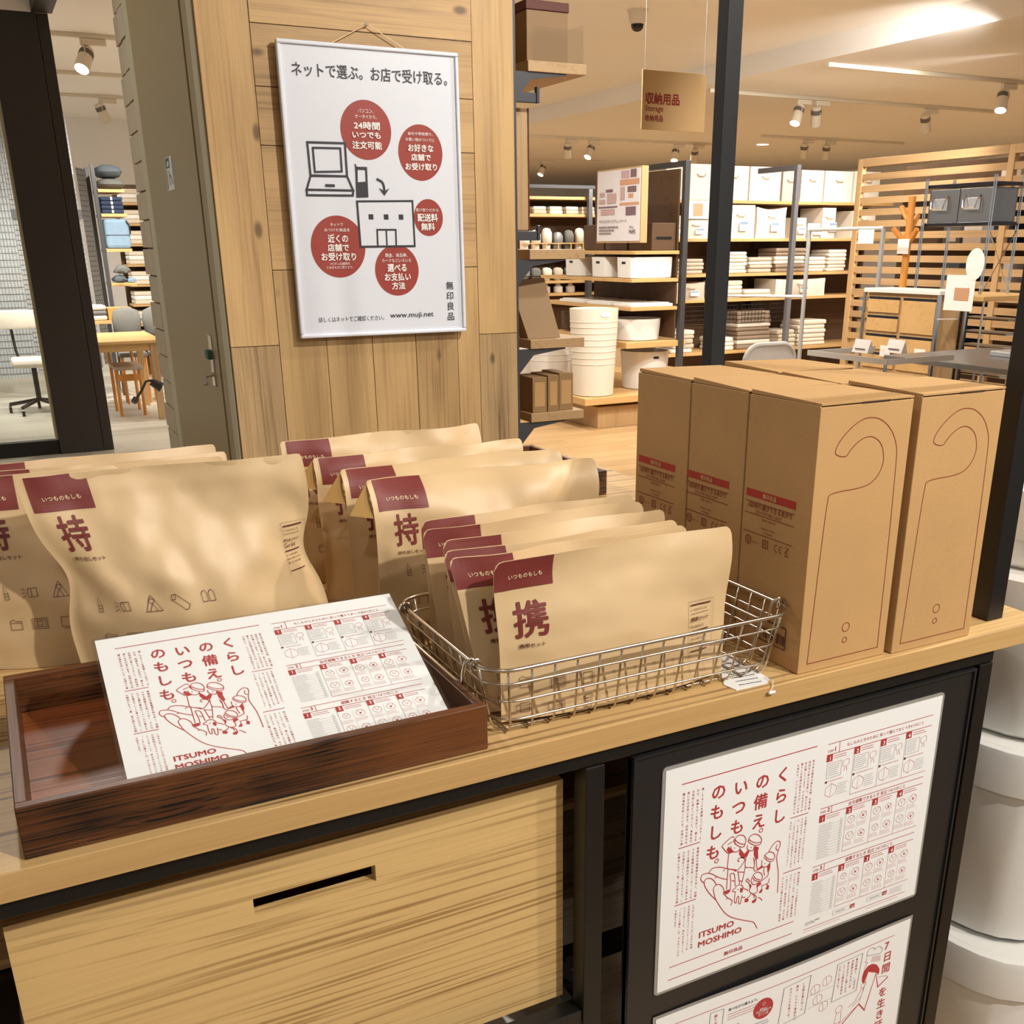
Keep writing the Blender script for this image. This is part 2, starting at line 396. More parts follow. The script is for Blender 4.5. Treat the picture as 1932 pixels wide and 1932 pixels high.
M['brown_shelf'] = wood('brown_back_panel', rgb(58, 40, 24), rgb(92, 66, 42), 'x', 30, 1.0, 0.3, 0.3, 0.6, var=0.05, bump=0.03)
M['lamp_body'] = plain('lamp_white', rgb(222, 212, 192), 0.5, var=0.01)
M['lamp_vent'] = plain('lamp_vent', rgb(108, 100, 92), 0.6)
M['lens'] = emit('lit_lens', (1.0, 0.97, 0.90, 1), 14)
M['acrylic'] = glass('clear_acrylic', (0.985, 0.99, 0.99, 1), 0.05, 0.03)
M['shop_glass'] = glass('shop_window', (0.93, 0.95, 0.94, 1), 0.06, 0.02)
M['lam'] = plain('laminate_edge', rgb(150, 146, 138), 0.2, var=0.02)
M['steel'] = plain('galvanised_steel', rgb(146, 146, 146), 0.32, 0.85, var=0.05, scale=20)
M['steel_pale'] = plain('pale_metal', rgb(190, 190, 188), 0.35, 0.6, var=0.03)
M['mesh_grey'] = plain('grey_wire_mesh', rgb(152, 152, 150), 0.5, 0.4)
M['mesh_white'] = plain('silver_panel', rgb(186, 188, 190), 0.5, 0.2, var=0.05, scale=3)
M['denim'] = plain('dark_blue_denim', rgb(42, 54, 78), 0.9, var=0.2, scale=40, bump=0.3)
M['denim_pale'] = plain('pale_blue_cloth', rgb(128, 152, 172), 0.9, var=0.12, scale=20, bump=0.3)
M['slate_cloth'] = plain('slate_cloth', rgb(88, 98, 104), 0.9, var=0.15, scale=30, bump=0.3)
M['pillow_grey'] = plain('grey_cushion', rgb(112, 112, 106), 0.9, var=0.08, scale=40, bump=0.2)
M['yellow_card'] = plain('sand_coloured_sign', rgb(206, 172, 122), 0.7, var=0.02)
M['sign_red'] = plain('dark_red_print', rgb(146, 40, 34), 0.6)
M['green'] = plain('green_print', rgb(52, 96, 78), 0.5)
M['brown_bag'] = kraft('brown_paper_bag', rgb(146, 114, 74), 0.6, 0.05, 300, 0.05)
M['lid_brown'] = plain('brown_lid', rgb(92, 40, 26), 0.6)
M['smoke'] = plain('smoke_dark', rgb(32, 30, 34), 0.25)
M['photo_pink'] = plain('photo_print_rose', rgb(190, 160, 158), 0.5)
M['photo_pale'] = plain('photo_print_pale', rgb(222, 216, 218), 0.5)
M['photo_tan'] = plain('photo_print_tan', rgb(198, 150, 116), 0.5)
M['photo_dark'] = plain('photo_print_dark', rgb(120, 96, 100), 0.5)
# ------------------------------------------------------------------ flat print: lettering and line drawings as thin ink
_txt_cache = {}
_ink_scene = bpy.data.scenes.new('ink')
def glyphs(s, bold=0.0, line=1.0, align='LEFT', spacing=1.0):
    key = (s, bold, line, align, spacing)
    if key in _txt_cache: return _txt_cache[key]
    if bold > 0:      # heavier weight: the regular outline laid over itself, shifted all round
        vs, fs = glyphs(s, 0.0, line, align, spacing); V = []; F = []
        for dx, dy in ((0, 0), (1, 0), (-1, 0), (0, 1), (0, -1), (.7, .7), (-.7, .7), (.7, -.7), (-.7, -.7)) if bold > 0.015 else ((1, 0), (-1, 0), (0, 1), (0, -1)):
            n = len(V); k = n//max(1, len(vs)); V += [(a+dx*bold, b+dy*bold, k) for a, b, _ in vs]; F += [tuple(i+n for i in f) for f in fs]
        _txt_cache[key] = (V, F); return V, F
    c = bpy.data.curves.new('ink', 'FONT')
    c.body = s; c.size = 1.0; c.resolution_u = 2; c.fill_mode = 'FRONT'
    c.space_line = line; c.align_x = align; c.space_character = spacing
    o = bpy.data.objects.new('ink', c); _ink_scene.collection.objects.link(o)
    vl = _ink_scene.view_layers[0]; vl.update(); dg = vl.depsgraph; dg.update()
    me = bpy.data.meshes.new_from_object(o.evaluated_get(dg))
    vs = [(v.co.x, v.co.y, 0) for v in me.vertices]; fs = [tuple(p.vertices) for p in me.polygons]
    bpy.data.objects.remove(o); bpy.data.curves.remove(c); bpy.data.meshes.remove(me)
    _txt_cache[key] = (vs, fs)
    return vs, fs

class Print:
    """2-D ink in millimetres, u to the right, v upward; one mesh per ink"""
    def __init__(s): s.L = {}; s.n = 0
    def raw(s, ink, vs, fs):
        V, F = s.L.setdefault(ink, ([], []))
        s.n += 1; lift = s.n % 4          # neighbouring strokes never lie in one plane
        n = len(V); V.extend([(v[0], v[1], (v[2] if len(v) > 2 else 0)+lift) for v in vs]); F.extend([tuple(i+n for i in f) for f in fs])
    def text(s, ink, t, x, y, w=None, h=None, size=None, bold=0.0, anchor='l', skew=0.0, line=1.0, spacing=1.0):
        """fit to the box of width w and/or height h whose lower-left (anchor l) or centre (anchor c) is x, y"""
        vs, fs = glyphs(t, bold, line, 'CENTER' if (anchor == 'c' and '\n' in t) else 'LEFT', spacing)
        if not vs: return
        x0 = min(v[0] for v in vs); x1 = max(v[0] for v in vs); y0 = min(v[1] for v in vs); y1 = max(v[1] for v in vs)
        if size: kx = ky = size
        elif w and h: kx = w/(x1-x0); ky = h/(y1-y0)
        elif w: kx = ky = w/(x1-x0)
        else: kx = ky = h/(y1-y0)
        if anchor == 'c': ox, oy = (x0+x1)/2, (y0+y1)/2
        else: ox, oy = x0, y0
        s.raw(ink, [(x+(a-ox)*kx+skew*(b-oy)*ky, y+(b-oy)*ky, k) for a, b, k in vs], fs)
    def glyph(s, ink, ch, x, y, size, bold=0.0):
        """one character centred on its em box"""
        vs, fs = glyphs(ch, bold)
        s.raw(ink, [(x+(a-0.5)*size, y+(b-0.38)*size, k) for a, b, k in vs], fs)
    def column(s, ink, chars, x, y, size, pitch, bold=0.0):
        """vertical writing; x is the column's middle, y its top"""
        for i, ch in enumerate(chars):
            if ch in ' \u3000': continue
            cx, cy = x, y-(i+0.5)*pitch
            if ch in '。、': cx += size*0.55; cy += size*0.55
            if ch == 'ー': s.rect(ink, cx-size*0.05, cy-size*0.4, cx+size*0.05, cy+size*0.4); continue
            s.glyph(ink, ch, cx, cy, size, bold)
    def rect(s, ink, x0, y0, x1, y1, nx=1, ny=1):
        vs = [(x0+(x1-x0)*i/nx, y0+(y1-y0)*j/ny) for j in range(ny+1) for i in range(nx+1)]
        fs = [(j*(nx+1)+i, j*(nx+1)+i+1, (j+1)*(nx+1)+i+1, (j+1)*(nx+1)+i) for j in range(ny) for i in range(nx)]
        s.raw(ink, vs, fs)
    def poly(s, ink, pts):
        t = tessellate_polygon([[Vector((a, b, 0)) for a, b in pts]])
        s.raw(ink, list(pts), [tuple(f) for f in t])
    def line(s, ink, pts, w, closed=False):
        pts = [Vector((a, b)) for a, b in pts]
        n = len(pts); vs = []; fs = []
        for i in range(n):
            a = pts[i-1] if (i > 0 or closed) else None
            b = pts[(i+1) % n] if (i < n-1 or closed) else None
            d1 = (pts[i]-a).normalized() if a is not None and (pts[i]-a).length > 1e-9 else None
            d2 = (b-pts[i]).normalized() if b is not None and (b-pts[i]).length > 1e-9 else None
            if d1 is None: d1 = d2
            if d2 is None: d2 = d1
            t = (d1+d2)
            t = t.normalized() if t.length > 1e-6 else d1
            nn = Vector((-t.y, t.x)); k = 1.0/max(0.45, nn.dot(Vector((-d1.y, d1.x))))
            vs += [tuple(pts[i]+nn*w/2*k), tuple(pts[i]-nn*w/2*k)]
        for i in range(n if closed else n-1):
            j = (i+1) % n
            fs.append((2*i, 2*i+1, 2*j+1, 2*j))
        s.raw(ink, vs, fs)
    def curve(s, ink, pts, w, closed=False, sub=4):
        """smooth line through points"""
        P = [Vector((a, b)) for a, b in pts]; n = len(P)
        if n < 3: return s.line(ink, pts, w, closed)
        out = []
        for i in range(n if closed else n-1):
            p0 = P[i-1] if (i > 0 or closed) else P[i]; p1 = P[i]; p2 = P[(i+1) % n]
            p3 = P[(i+2) % n] if (i+2 < n or closed) else p2
            for k in range(sub):
                t = k/sub
                out.append(tuple(0.5*((2*p1)+(p2-p0)*t+(2*p0-5*p1+4*p2-p3)*t*t+(3*p1-p0-3*p2+p3)*t**3)))
        if not closed: out.append(tuple(P[-1]))
        s.line(ink, out, w, closed)
    def disc(s, ink, x, y, rx, ry=None, n=28):
        ry = ry or rx
        s.raw(ink, [(x+rx*math.cos(2*PI*k/n), y+ry*math.sin(2*PI*k/n)) for k in range(n)], [tuple(range(n))])
    def ring(s, ink, x, y, rx, w, ry=None, n=24):
        ry = ry or rx
        s.line(ink, [(x+rx*math.cos(2*PI*k/n), y+ry*math.sin(2*PI*k/n)) for k in range(n)], w, True)
    def build(s, parent, fmap, order, names=None, gap=0.00025, kx=1.0, start=1):
        """fmap(u, v, off) -> world point; order lists the inks from bottom to top"""
        res = []; used = 0.0; step = max(0.00002, gap*0.12)
        for i, ink in enumerate(order):
            if ink not in s.L: continue
            V, F = s.L[ink]
            nm = (names or {}).get(ink, 'lettering'); base = gap+used; used += gap+step*max(v[2] for v in V)
            o = mesh_obj(nm, [fmap(a*kx, b*kx, base+k*step) for a, b, k in V], F, M[ink], parent)
            if len(F) > 1: o['kind'] = 'stuff'
            res.append(o)
        return res
def on_front(x0, y, z0):
    return lambda u, v, o: (x0+u/1000, y-o, z0+v/1000)
# ================================================================== THE SETTING
ZC = 2.75
def slab(name, x0, x1, y0, y1, z0, z1, mat):
    o = MB().box(x0, x1, y0, y1, z0, z1).build(name, mat); o['kind'] = 'structure'; return o
# floor: oak boards near the shop front, pale vinyl in the room behind the pillar
fl = struct_root('floor')
MB().box(-6, 16, -5, 24, -0.06, -0.012).build('subfloor', M['gap'], fl)
def floor_board(x0, x1, y0, y1, mat):
    MB().box(x0+0.0008, x1-0.0008, y0+0.0008, y1-0.0008, -0.012, 0.0).build('floor_board', mat, fl)
random.seed(3)
yy = 2.25
while yy < 7.79:
    wdt = 0.15; x = -1.2-random.random()*1.5
    while x < 7.5:
        ln = 1.9+random.random()*0.5
        floor_board(max(-1.2, x), min(7.5, x+ln), yy, yy+wdt, M['floor_wood']); x += ln
    yy += wdt
MB().box(-2.0, 6.0, -3.0, 2.249, -0.012, 0.0).build('floor_sheet', M['floor_wood'], fl)
MB().box(7.501, 15.0, 2.25, 7.79, -0.012, 0.0).build('floor_sheet', M['floor_wood'], fl)
slab('floor_shop', 0.66, 15, 7.8, 23, -0.012, 0.0, M['floor_wood'])
MB().box(-6, 2.9, 7.8, 16.0, -0.011, 0.002).build('pale_floor', M['floor_grey'], fl)
slab('ceiling', 6.38, 16, -5, 24, ZC, ZC+0.05, M['ceiling'])
slab('ceiling_upper', -6, 6.38, -5, 24, ZC+0.16, ZC+0.21, M['ceiling'])
slab('ceiling_fascia', 6.36, 6.38, -5, 24, ZC, ZC+0.16, M['ceiling'])
slab('wall_back', -6, 16, 23.9, 24.0, 0, 2.96, M['ceiling'])
slab('wall_right', 15.9, 16.0, -5, 24, 0, 2.96, M['ceiling'])

# ---- pillar clad with reclaimed planks
W = 3.02
wl = struct_root('wall_pillar', (0.605, W, 0))
MB().box(0.607, 1.497, W+0.012, 4.10, 0, ZC+0.16).build('core', M['gap'], wl)
def plank(x0, x1, z0, z1, mat='plank', dy=0.0):
    g = 0.0010
    MB().box(x0+g, x1-g, W+dy, W+0.014, z0+g, z1-g).build('plank', M[mat], wl)
random.seed(11)
for z0, z1, mt in ((0.0, 1.098, 'plank_grey'), (1.098, 2.45, 'plank'), (2.45, 2.9, 'plank')): plank(0.605, 0.741, z0, z1, mt, 0.001)
plank(0.741, 1.366, 1.902, 2.045, 'plank_h', 0.0); plank(0.741, 1.366, 2.045, 2.19, 'plank_h', 0.002); plank(0.741, 1.366, 2.19, 2.9, 'plank_h')
for a, b, mt in ((1.756, 1.902, 'plank_h'), (1.615, 1.756, 'plank_h'), (1.30, 1.615, 'plank_h')): plank(0.741, 1.366, a, b, mt, random.random()*0.002)
for a, b, mt in ((0.741, 0.879, 'plank'), (0.879, 1.018, 'plank'), (1.018, 1.155, 'plank'), (1.155, 1.292, 'plank'), (1.292, 1.366, 'plank')):
    plank(a, b, 0.0, 1.30, mt, random.random()*0.002)
for z0, z1, mt in ((0.0, 1.102, 'plank_grey'), (1.102, 2.9, 'plank')): plank(1.366, 1.498, z0, z1, mt, 0.0015)
MB().box(1.4985, 1.508, W+0.016, W+0.04, 0, 2.2).build('edge_rail', M['rail'], wl)
MB().box(1.496, 1.4985, W+0.014, 4.1, 0, 2.9).build('side_panel', M['plank_grey'], wl)

# ---- cream steel fire door on the pillar's left side
dr = struct_root('door_1', (0.605, 3.1, 0))
XD = 0.605
MB().box(XD, XD+0.002, W+0.014, 4.10, 0, 2.9).build('door_recess', M['gap'], dr)
MB().box(XD-0.004, XD+0.001, W+0.016, 3.10, 0, 2.9).build('door_frame', M['beige_light'], dr)
MB().box(XD-0.003, XD+0.001, 3.104, 3.176, 0, 2.9).build('door_frame', M['beige'], dr)
MB().box(XD-0.005, XD+0.001, 3.192, 4.078, 0, 2.9, 0.001).build('door_leaf', M['beige'], dr)
MB().box(XD-0.005, XD+0.001, 4.082, 4.185, 0, 2.9, 0.001).build('door_frame', M['beige_light'], dr)
h = MB().box(XD-0.010, XD-0.004, 3.262, 3.298, 0.965, 1.115, 0.002).build('door_lock', M['chrome'], dr)
MB().box(XD-0.024, XD-0.008, 3.255, 3.30, 1.045, 1.072, 0.004).build('thumb_turn', M['green'], h)
MB().tube([(XD-0.010, 3.276, 1.000), (XD-0.034, 3.276, 0.996), (XD-0.036, 3.262, 0.972)], 0.007, 8).build('lock_lever', M['chrome'], h)
# exit pictogram sticker
es = thing('exit_sticker', 'small white and green escape sticker on the cream door', 'sticker', (XD-0.0052, 3.63, 1.576))
MB().box(XD-0.0062, XD-0.0052, 3.568, 3.694, 1.529, 1.623).build('sticker_card', M['white_ink'], es)
p = Print(); p.rect('green', 3, 62, 40, 91); p.rect('green', 3, 4, 9, 60); p.rect('green', 60, 4, 62, 90)
p.line('green', [(22, 56), (30, 44), (24, 30), (34, 12)], 5); p.line('green', [(30, 44), (44, 34), (50, 14)], 5); p.disc('white_ink', 26, 74, 8); p.line('white_ink', [(16, 68), (34, 80)], 4)
p.build(es, lambda u, v, o: (XD-0.0062-o, 3.692-u/1000*1.9, 1.530+v/1000), ['green', 'white_ink'], {'green': 'pictogram', 'white_ink': 'pictogram'})

# ---- rough white brick end beyond the door
bw = struct_root('wall_brick', (0.605, 4.3, 0))
MB().box(0.62, 1.49, 4.19, 4.45, 0, 2.9).build('mortar_bed', M['mortar'], bw)
random.seed(5)
for r in range(30):
    z0 = r*0.097; e = 4.41+(0.035 if r % 2 else 0.0)+random.random()*0.03
    jx = 0.5985+random.random()*0.004; c = 4.19+(e-4.19)*(0.40+0.2*random.random())
    MB().box(jx, 0.70, 4.19, c-0.003, z0+0.003, z0+0.094, 0.0015).build('brick', M['brick'], bw)
    MB().box(jx+random.random()*0.003, 0.70, c+0.003, e, z0+0.003, z0+0.094, 0.0015).build('brick', M['brick'], bw)

# ---- charcoal shop-front column with glass on its left
cl = struct_root('trim_1', (0.48, 7.95, 0))
MB().box(0.343, 0.6245, 7.95, 8.20, 0, 2.735, 0.004).build('column_face', M['charcoal'], cl)
MB().box(0.6265, 0.695, 7.956, 8.20, 0, 2.735, 0.004).build('column_side', M['charcoal'], cl)
MB().box(-3.0, 0.343, 7.97, 8.05, 0.0, 0.10, 0.004).build('bottom_rail', M['black'], cl)
MB().box(-3.0, 0.70, 7.95, 8.20, 2.735, 2.95).build('head_beam', M['ceiling'], cl)
MB().box(0.60, 0.72, 4.6, 7.95, 2.735, 2.83).build('side_beam', M['charcoal'], cl)
MB().box(0.325, 0.343, 7.975, 8.03, 0.10, 2.735).build('glazing_bead', M['beige_light'], cl)
wn = struct_root('window_1', (-0.4, 8.0, 0))
MB().box(-1.6, 0.325, 7.995, 8.005, 0.10, 2.735).build('pane', M['shop_glass'], wn)
# ================================================================== DISPLAY TABLE
ZT = 0.90; FY = 0.8055
tb = thing('display_table', 'long oak topped display table on a black steel frame', 'table', (0.4, 1.4, 0))
MB().box(-0.70, 1.165, FY, 2.20, ZT-0.0268, ZT, 0.0012).build('table_top', M['table'], tb)
MB().box(-0.70, 1.165, FY-0.0007, FY+0.0003, ZT-0.0258, ZT-0.0009).build('edge_band', M['table_edge'], tb)
def beam(a, b, c, d, e, f, nm='frame_beam', bev=0.0012): return MB().box(a, b, c, d, e, f, bev).build(nm, M['black'], tb)
ZB = ZT-0.0268
beam(-0.68, 1.081, 0.812, 0.837, ZB-0.018, ZB); beam(-0.68, 1.081, 2.16, 2.185, ZB-0.018, ZB)
for x in (-0.68, -0.117, 0.4735, 1.056):
    beam(x, x+0.0235, 0.810, 0.835, 0, ZB-0.0185, 'leg'); beam(x, x+0.0235, 2.162, 2.187, 0, ZB-0.0185, 'leg')
    beam(x, x+0.0235, 0.838, 2.16, ZB-0.018, ZB, 'frame_beam')
    beam(x, x+0.0235, 0.838, 2.16, 0.522, 0.545, 'frame_beam')
beam(-0.09, 0.472, 0.811, 0.834, 0.525, 0.545)
beam(-0.65, -0.12, 0.811, 0.834, 0.525, 0.545)
beam(0.50, 1.054, 0.90, 0.923, 0.525, 0.545)
for x, y in ((1.089, 0.836), (1.089, 1.4555)): beam(x, x+0.029, y, y+0.0265, ZT+0.0002, 2.72, 'post')
beam(-0.66, -0.64, 1.4555, 1.48, ZT+0.0002, 2.72, 'post')
MB().box(-0.655, 1.055, 1.2, 2.15, 0.547, 0.56).build('lower_shelf', M['table'], tb)

# ---- ash drawer box with a hand slot
YD = 0.845
db = thing('storage_crate', 'ash veneered crate with a long hand slot under the table', 'crate', (0.2, YD, 0.545))
def crate_front():
    xs = [-0.070, 0.134, 0.1375, 0.2505, 0.254, 0.466]; zs = [0.5452, 0.769, 0.7875, 0.828]
    m = MB()
    for yv, flip in ((YD, False), (YD+0.014, True)):
        n = len(m.v); m.v += [(x, yv, z) for z in zs for x in xs]
        for j in range(3):
            for i in range(5):
                if j == 1 and 1 <= i <= 3: continue
                q = (n+j*6+i, n+j*6+i+1, n+(j+1)*6+i+1, n+(j+1)*6+i)
                m.f.append(q[::-1] if flip else q)
    def wall(a, b):
        x0, z0 = a; x1, z1 = b; n = len(m.v)
        m.v += [(x0, YD, z0), (x1, YD, z1), (x1, YD+0.014, z1), (x0, YD+0.014, z0)]; m.f.append((n, n+1, n+2, n+3))
    L, R, B, T = -0.070, 0.466, 0.5452, 0.828
    for a, b in (((L, B), (R, B)), ((R, B), (R, T)), ((R, T), (L, T)), ((L, T), (L, B))): wall(b, a)
    l, r, bb, t = 0.134, 0.254, 0.769, 0.7875
    for a, b in (((l, bb), (r, bb)), ((r, bb), (r, t)), ((r, t), (l, t)), ((l, t), (l, bb))): wall(a, b)
    return m
crate_front().build('front_panel', M['drawer'], db)
MB().box(-0.070, -0.056, YD+0.014, 1.19, 0.5452, 0.828).build('side_panel', M['drawer_in'], db)
MB().box(0.452, 0.466, YD+0.014, 1.19, 0.5452, 0.828).build('side_panel', M['drawer_in'], db)
MB().box(-0.056, 0.452, 1.176, 1.19, 0.5452, 0.828).build('back_panel', M['drawer_in'], db)
MB().box(-0.056, 0.452, YD+0.014, 1.176, 0.5452, 0.556).build('bottom_panel', M['drawer_in'], db)

# ---- things stored under the table, seen through the gap beside the board
g1 = thing('stained_crate', 'dark stained wooden crate behind the notice board under the table', 'crate', (0.75, 1.15, 0.56))
for nm, a in (('side_panel', (0.52, 1.04, 1.210, 1.224, 0.561, 0.80)), ('side_panel', (0.52, 1.04, 1.476, 1.49, 0.561, 0.80)),
              ('end_panel', (0.52, 0.534, 1.2245, 1.4755, 0.561, 0.80)), ('end_panel', (1.026, 1.04, 1.2245, 1.4755, 0.561, 0.80))):
    MB().box(*a, 0.001).build(nm, M['stain'], g1)
g2 = thing('grey_wood_panel_box', 'grey wood box low behind the notice board', 'box', (0.75, 1.3, 0.0))
MB().box(0.50, 1.03, 1.06, 1.074, 0.0, 0.50, 0.002).build('front_panel', M['grey_wood'], g2)
MB().box(0.50, 1.03, 1.075, 1.55, 0.47, 0.485, 0.002).build('top_panel', M['grey_wood'], g2)
MB().box(0.50, 0.514, 1.075, 1.55, 0.0, 0.468, 0.002).build('side_panel', M['grey_wood'], g2)
MB().box(1.016, 1.03, 1.075, 1.55, 0.0, 0.468, 0.002).build('side_panel', M['grey_wood'], g2)
wb = thing('white_bin', 'white plastic bin on the floor behind the crate', 'bin', (0.33, 1.0, 0))
MB().lathe([(0.15, 0.0), (0.165, 0.005), (0.18, 0.40), (0.186, 0.40), (0.186, 0.41), (0.175, 0.41)], (0.30, 1.02, 0), 28, power=5).build('bin_body', M['white_plastic'], wb, smooth=True)
# ================================================================== FLYERS
FL_LINES = [[(65.9,150.6),(69.5,146.2),(76,145.8),(83.9,148.1),(93.5,153.2),(103.8,158.1)],[(87,154.5),(89.8,152.7)],[(61.5,162.9),(56.7,158.8),(54.9,154.5),(56.2,150.6),(59.4,149.4),(65.9,150.6),(71.3,153.6),(79.5,160),(86.4,164.3),(93.5,167.9)],[(75.4,160.8),(78.2,159.5)],[(79,191.7),(69.1,179.7),(62.5,168.8),(60.1,161.8),(61.2,158.4),(65,157.4),(70.4,159.5),(75.3,164.8),(78.3,170.5)],[(78.3,190.4),(75.8,181.9),(74.4,175.2),(76.4,171.5),(81.6,171),(86.5,174.8),(89.9,181),(89.9,186.7)],[(89.9,186.7),(96.5,194.6),(103.7,201.2),(102.2,207.4)],[(94.6,196.5),(96.5,194.6)],[(154.5,148.8),(158.7,142.1),(165.2,137.4),(170.2,138.9),(171.6,143.5),(169.5,151.1),(167.8,160.7),(169.9,171.6),(172.3,182.7),(173.5,197.4),(173.9,213.3)],[(167.3,142.2),(165.3,146),(167.1,150.1),(168.9,150.3)],[(143.4,209.6),(147.1,212.2),(150.5,216.6)],[(102.5,123.2),(101.4,117.4),(103.6,112.6),(108.9,111.9),(114.4,114.5),(117.8,120.4),(117.6,125.3),(116.2,128.6)],[(100.5,114.7),(105.6,120.5),(111.2,124.6),(117.3,126.5)],[(99.4,117.4),(104.5,123.8),(110.2,128.3),(115.9,129.7),(116.7,126.9)],[(100.5,114.7),(99.4,117.4)],[(96.3,123.2),(97.6,128.5),(102.6,133.1),(107.9,133.2),(110.5,129.3)],[(100.4,112.6),(97.6,111),(94.4,111.6),(83.8,118.2),(84.7,122.1),(91.9,131.7)],[(91.1,119.8),(98.1,117.6)],[(93.6,132.8),(93.4,142.6),(93.5,152.8),(100.3,156),(107.2,159.2)],[(111,148.1),(108.3,147.3),(108.7,144.3),(112.7,143.9),(116.9,146),(118.5,149.2),(114.9,154.3),(111.8,157.8),(106.7,160.5),(103.1,157.9)],[(94.2,154.1),(94,169),(94,182.3)],[(99.8,184.9),(99.6,173.4),(97.8,161.7)],[(97.8,161.7),(104.3,164.2),(106.6,182)],[(100.9,171.9),(105,173.9)],[(121.8,124.1),(123.3,118.4),(129.2,116.7),(136.2,119.8),(141.5,126.3),(141.6,131.3),(139.5,134.4)],[(122.3,121.8),(128.8,127.4),(135.8,130.5),(141.5,130.6)],[(121.1,124.2),(127.7,130.2),(134.7,133.6),(140.2,134)],[(122.3,121.8),(121.1,124.2)],[(121.1,128.9),(121.1,134.4),(125.7,138.3),(130.4,138.5),(131.4,133.8)],[(120.2,145.4),(119.9,158.4),(127,161.9),(133.9,163.5),(131.7,149.6)],[(133.6,152.7),(133.9,163.5),(133.5,166.5),(135.8,169.8),(138.9,169.5),(137.6,164),(136.2,153.5)],[(120,159.1),(118.3,171.8),(116.3,181.1)],[(109.4,161.4),(111.6,172.2),(113.2,180.3)],[(110.2,162.9),(118.5,165.8)],[(111.9,175.8),(117,177.8)],[(148,152.7),(151.2,149.9),(156.6,149.4),(162.5,153),(164.7,158.5),(163.4,162.2)],[(148.9,151.7),(153.2,157.2),(159,160.6),(164,161.5)],[(147.4,153.8),(152.8,159.9),(158.6,163.6),(163.2,163.4)],[(145.3,157.5),(145.3,164.6),(148.7,168.2),(154.3,169)],[(149.4,168.4),(149.2,174.1),(151.2,181.1)],[(156.4,176.3),(156.2,182.7),(151.6,185.1),(144.2,187.9),(139.4,188.3)],[(146.9,194.6),(152.4,194.4),(157.9,193.6),(158.8,187.4)],[(148.7,195.8),(148.1,200.8)],[(156,194.9),(157.1,199.2)],[(132.9,175.9),(135.4,172.9),(140.9,172.9),(146,176.9),(147.9,182.6),(146.1,185.9)],[(133.5,175.5),(138.2,181.4),(145.4,185.7)],[(131.6,176.7),(137,183.6),(144.2,187.2)],[(131.4,178),(130.8,183.5),(134.7,188.6),(140.2,189.2)],[(130.5,188.6),(125.2,181.7),(122.5,178.9),(125.1,177.2),(128.7,182.8)],[(131.3,189.5),(129,194.5),(132.2,200.1),(137.9,202.4),(141.8,200),(140,191.7)],[(132.2,200.7),(129.8,203.8),(126.4,205.3)],[(136.6,203.5),(137.8,209.1)],[(133.8,203.2),(136.6,203.5),(140.4,207.3),(140.7,211.4)],[(107.2,193.7),(107.6,190),(103.4,188),(103.9,185.6),(107.2,184.7),(109,182.2),(113.7,182),(117.3,184.2),(119.7,188.8)],[(107.2,193.7),(107.3,204),(110.2,206.3),(111,198.8),(113.7,199.1),(113.7,207.4),(116.6,209.7),(118,202.5),(118.4,198)],[(119.7,189.5),(123.3,191.3),(127.6,194.7)],[(118.9,201.5),(123.5,203)],[(78.7,190.4),(80.8,194.6),(86.3,204.1),(94.5,216),(105.1,225.6),(120.8,234.7),(138,243.5),(142.6,249.3),(146.1,256.1)]]
FL_FILLS = [[(90,126.2),(92.8,122.5),(96.6,127),(101.9,132.6),(93.6,133.1)],[(109.7,130.3),(113.6,135),(119.6,143.3),(118.3,146.6),(112.7,144.3),(108.9,137.5)],[(132,133.6),(138.9,137.7),(137.6,142),(139.1,153.1),(135.1,154.1),(131.7,145.8),(131.1,138.7)],[(122.1,136),(124.7,139.2),(121.5,145.4),(118.2,145.4),(116.5,140.5)],[(153.5,168.4),(158.6,163.6),(159,172.1),(157.8,176.8),(155.1,177.9),(154.3,171.8)],[(145.6,164.6),(147.3,168.4),(140.6,170.1),(138.4,168.1)],[(90.1,183.6),(98.3,183.1),(100.2,186.5),(96.8,188.7),(93.4,189.1),(91.3,187.1)],[(143.6,203.8),(146.7,199.7),(150.2,200.2),(148.5,204.8)],[(154.2,201.5),(156.7,195.9),(160,198.2),(158.9,203.7)],[(139.6,189.6),(145.7,188.4),(147.3,191.5),(141.4,194.7)],[(127.7,187.6),(131.1,186.8),(132.1,190.4),(130.3,193.6)],[(122.7,209.9),(123,204.8),(127.9,205.7),(129.5,209.6),(126.9,211.3)],[(134.6,215.2),(134.6,211.9),(140.6,210),(141.8,212.4),(139.1,216)],[(114.5,192.3),(114.8,187.2),(117.5,186.8),(119.3,190),(118.1,194.7)]]
HH = 297.0
def vf(pts): return [(a, HH-b) for a, b in pts]
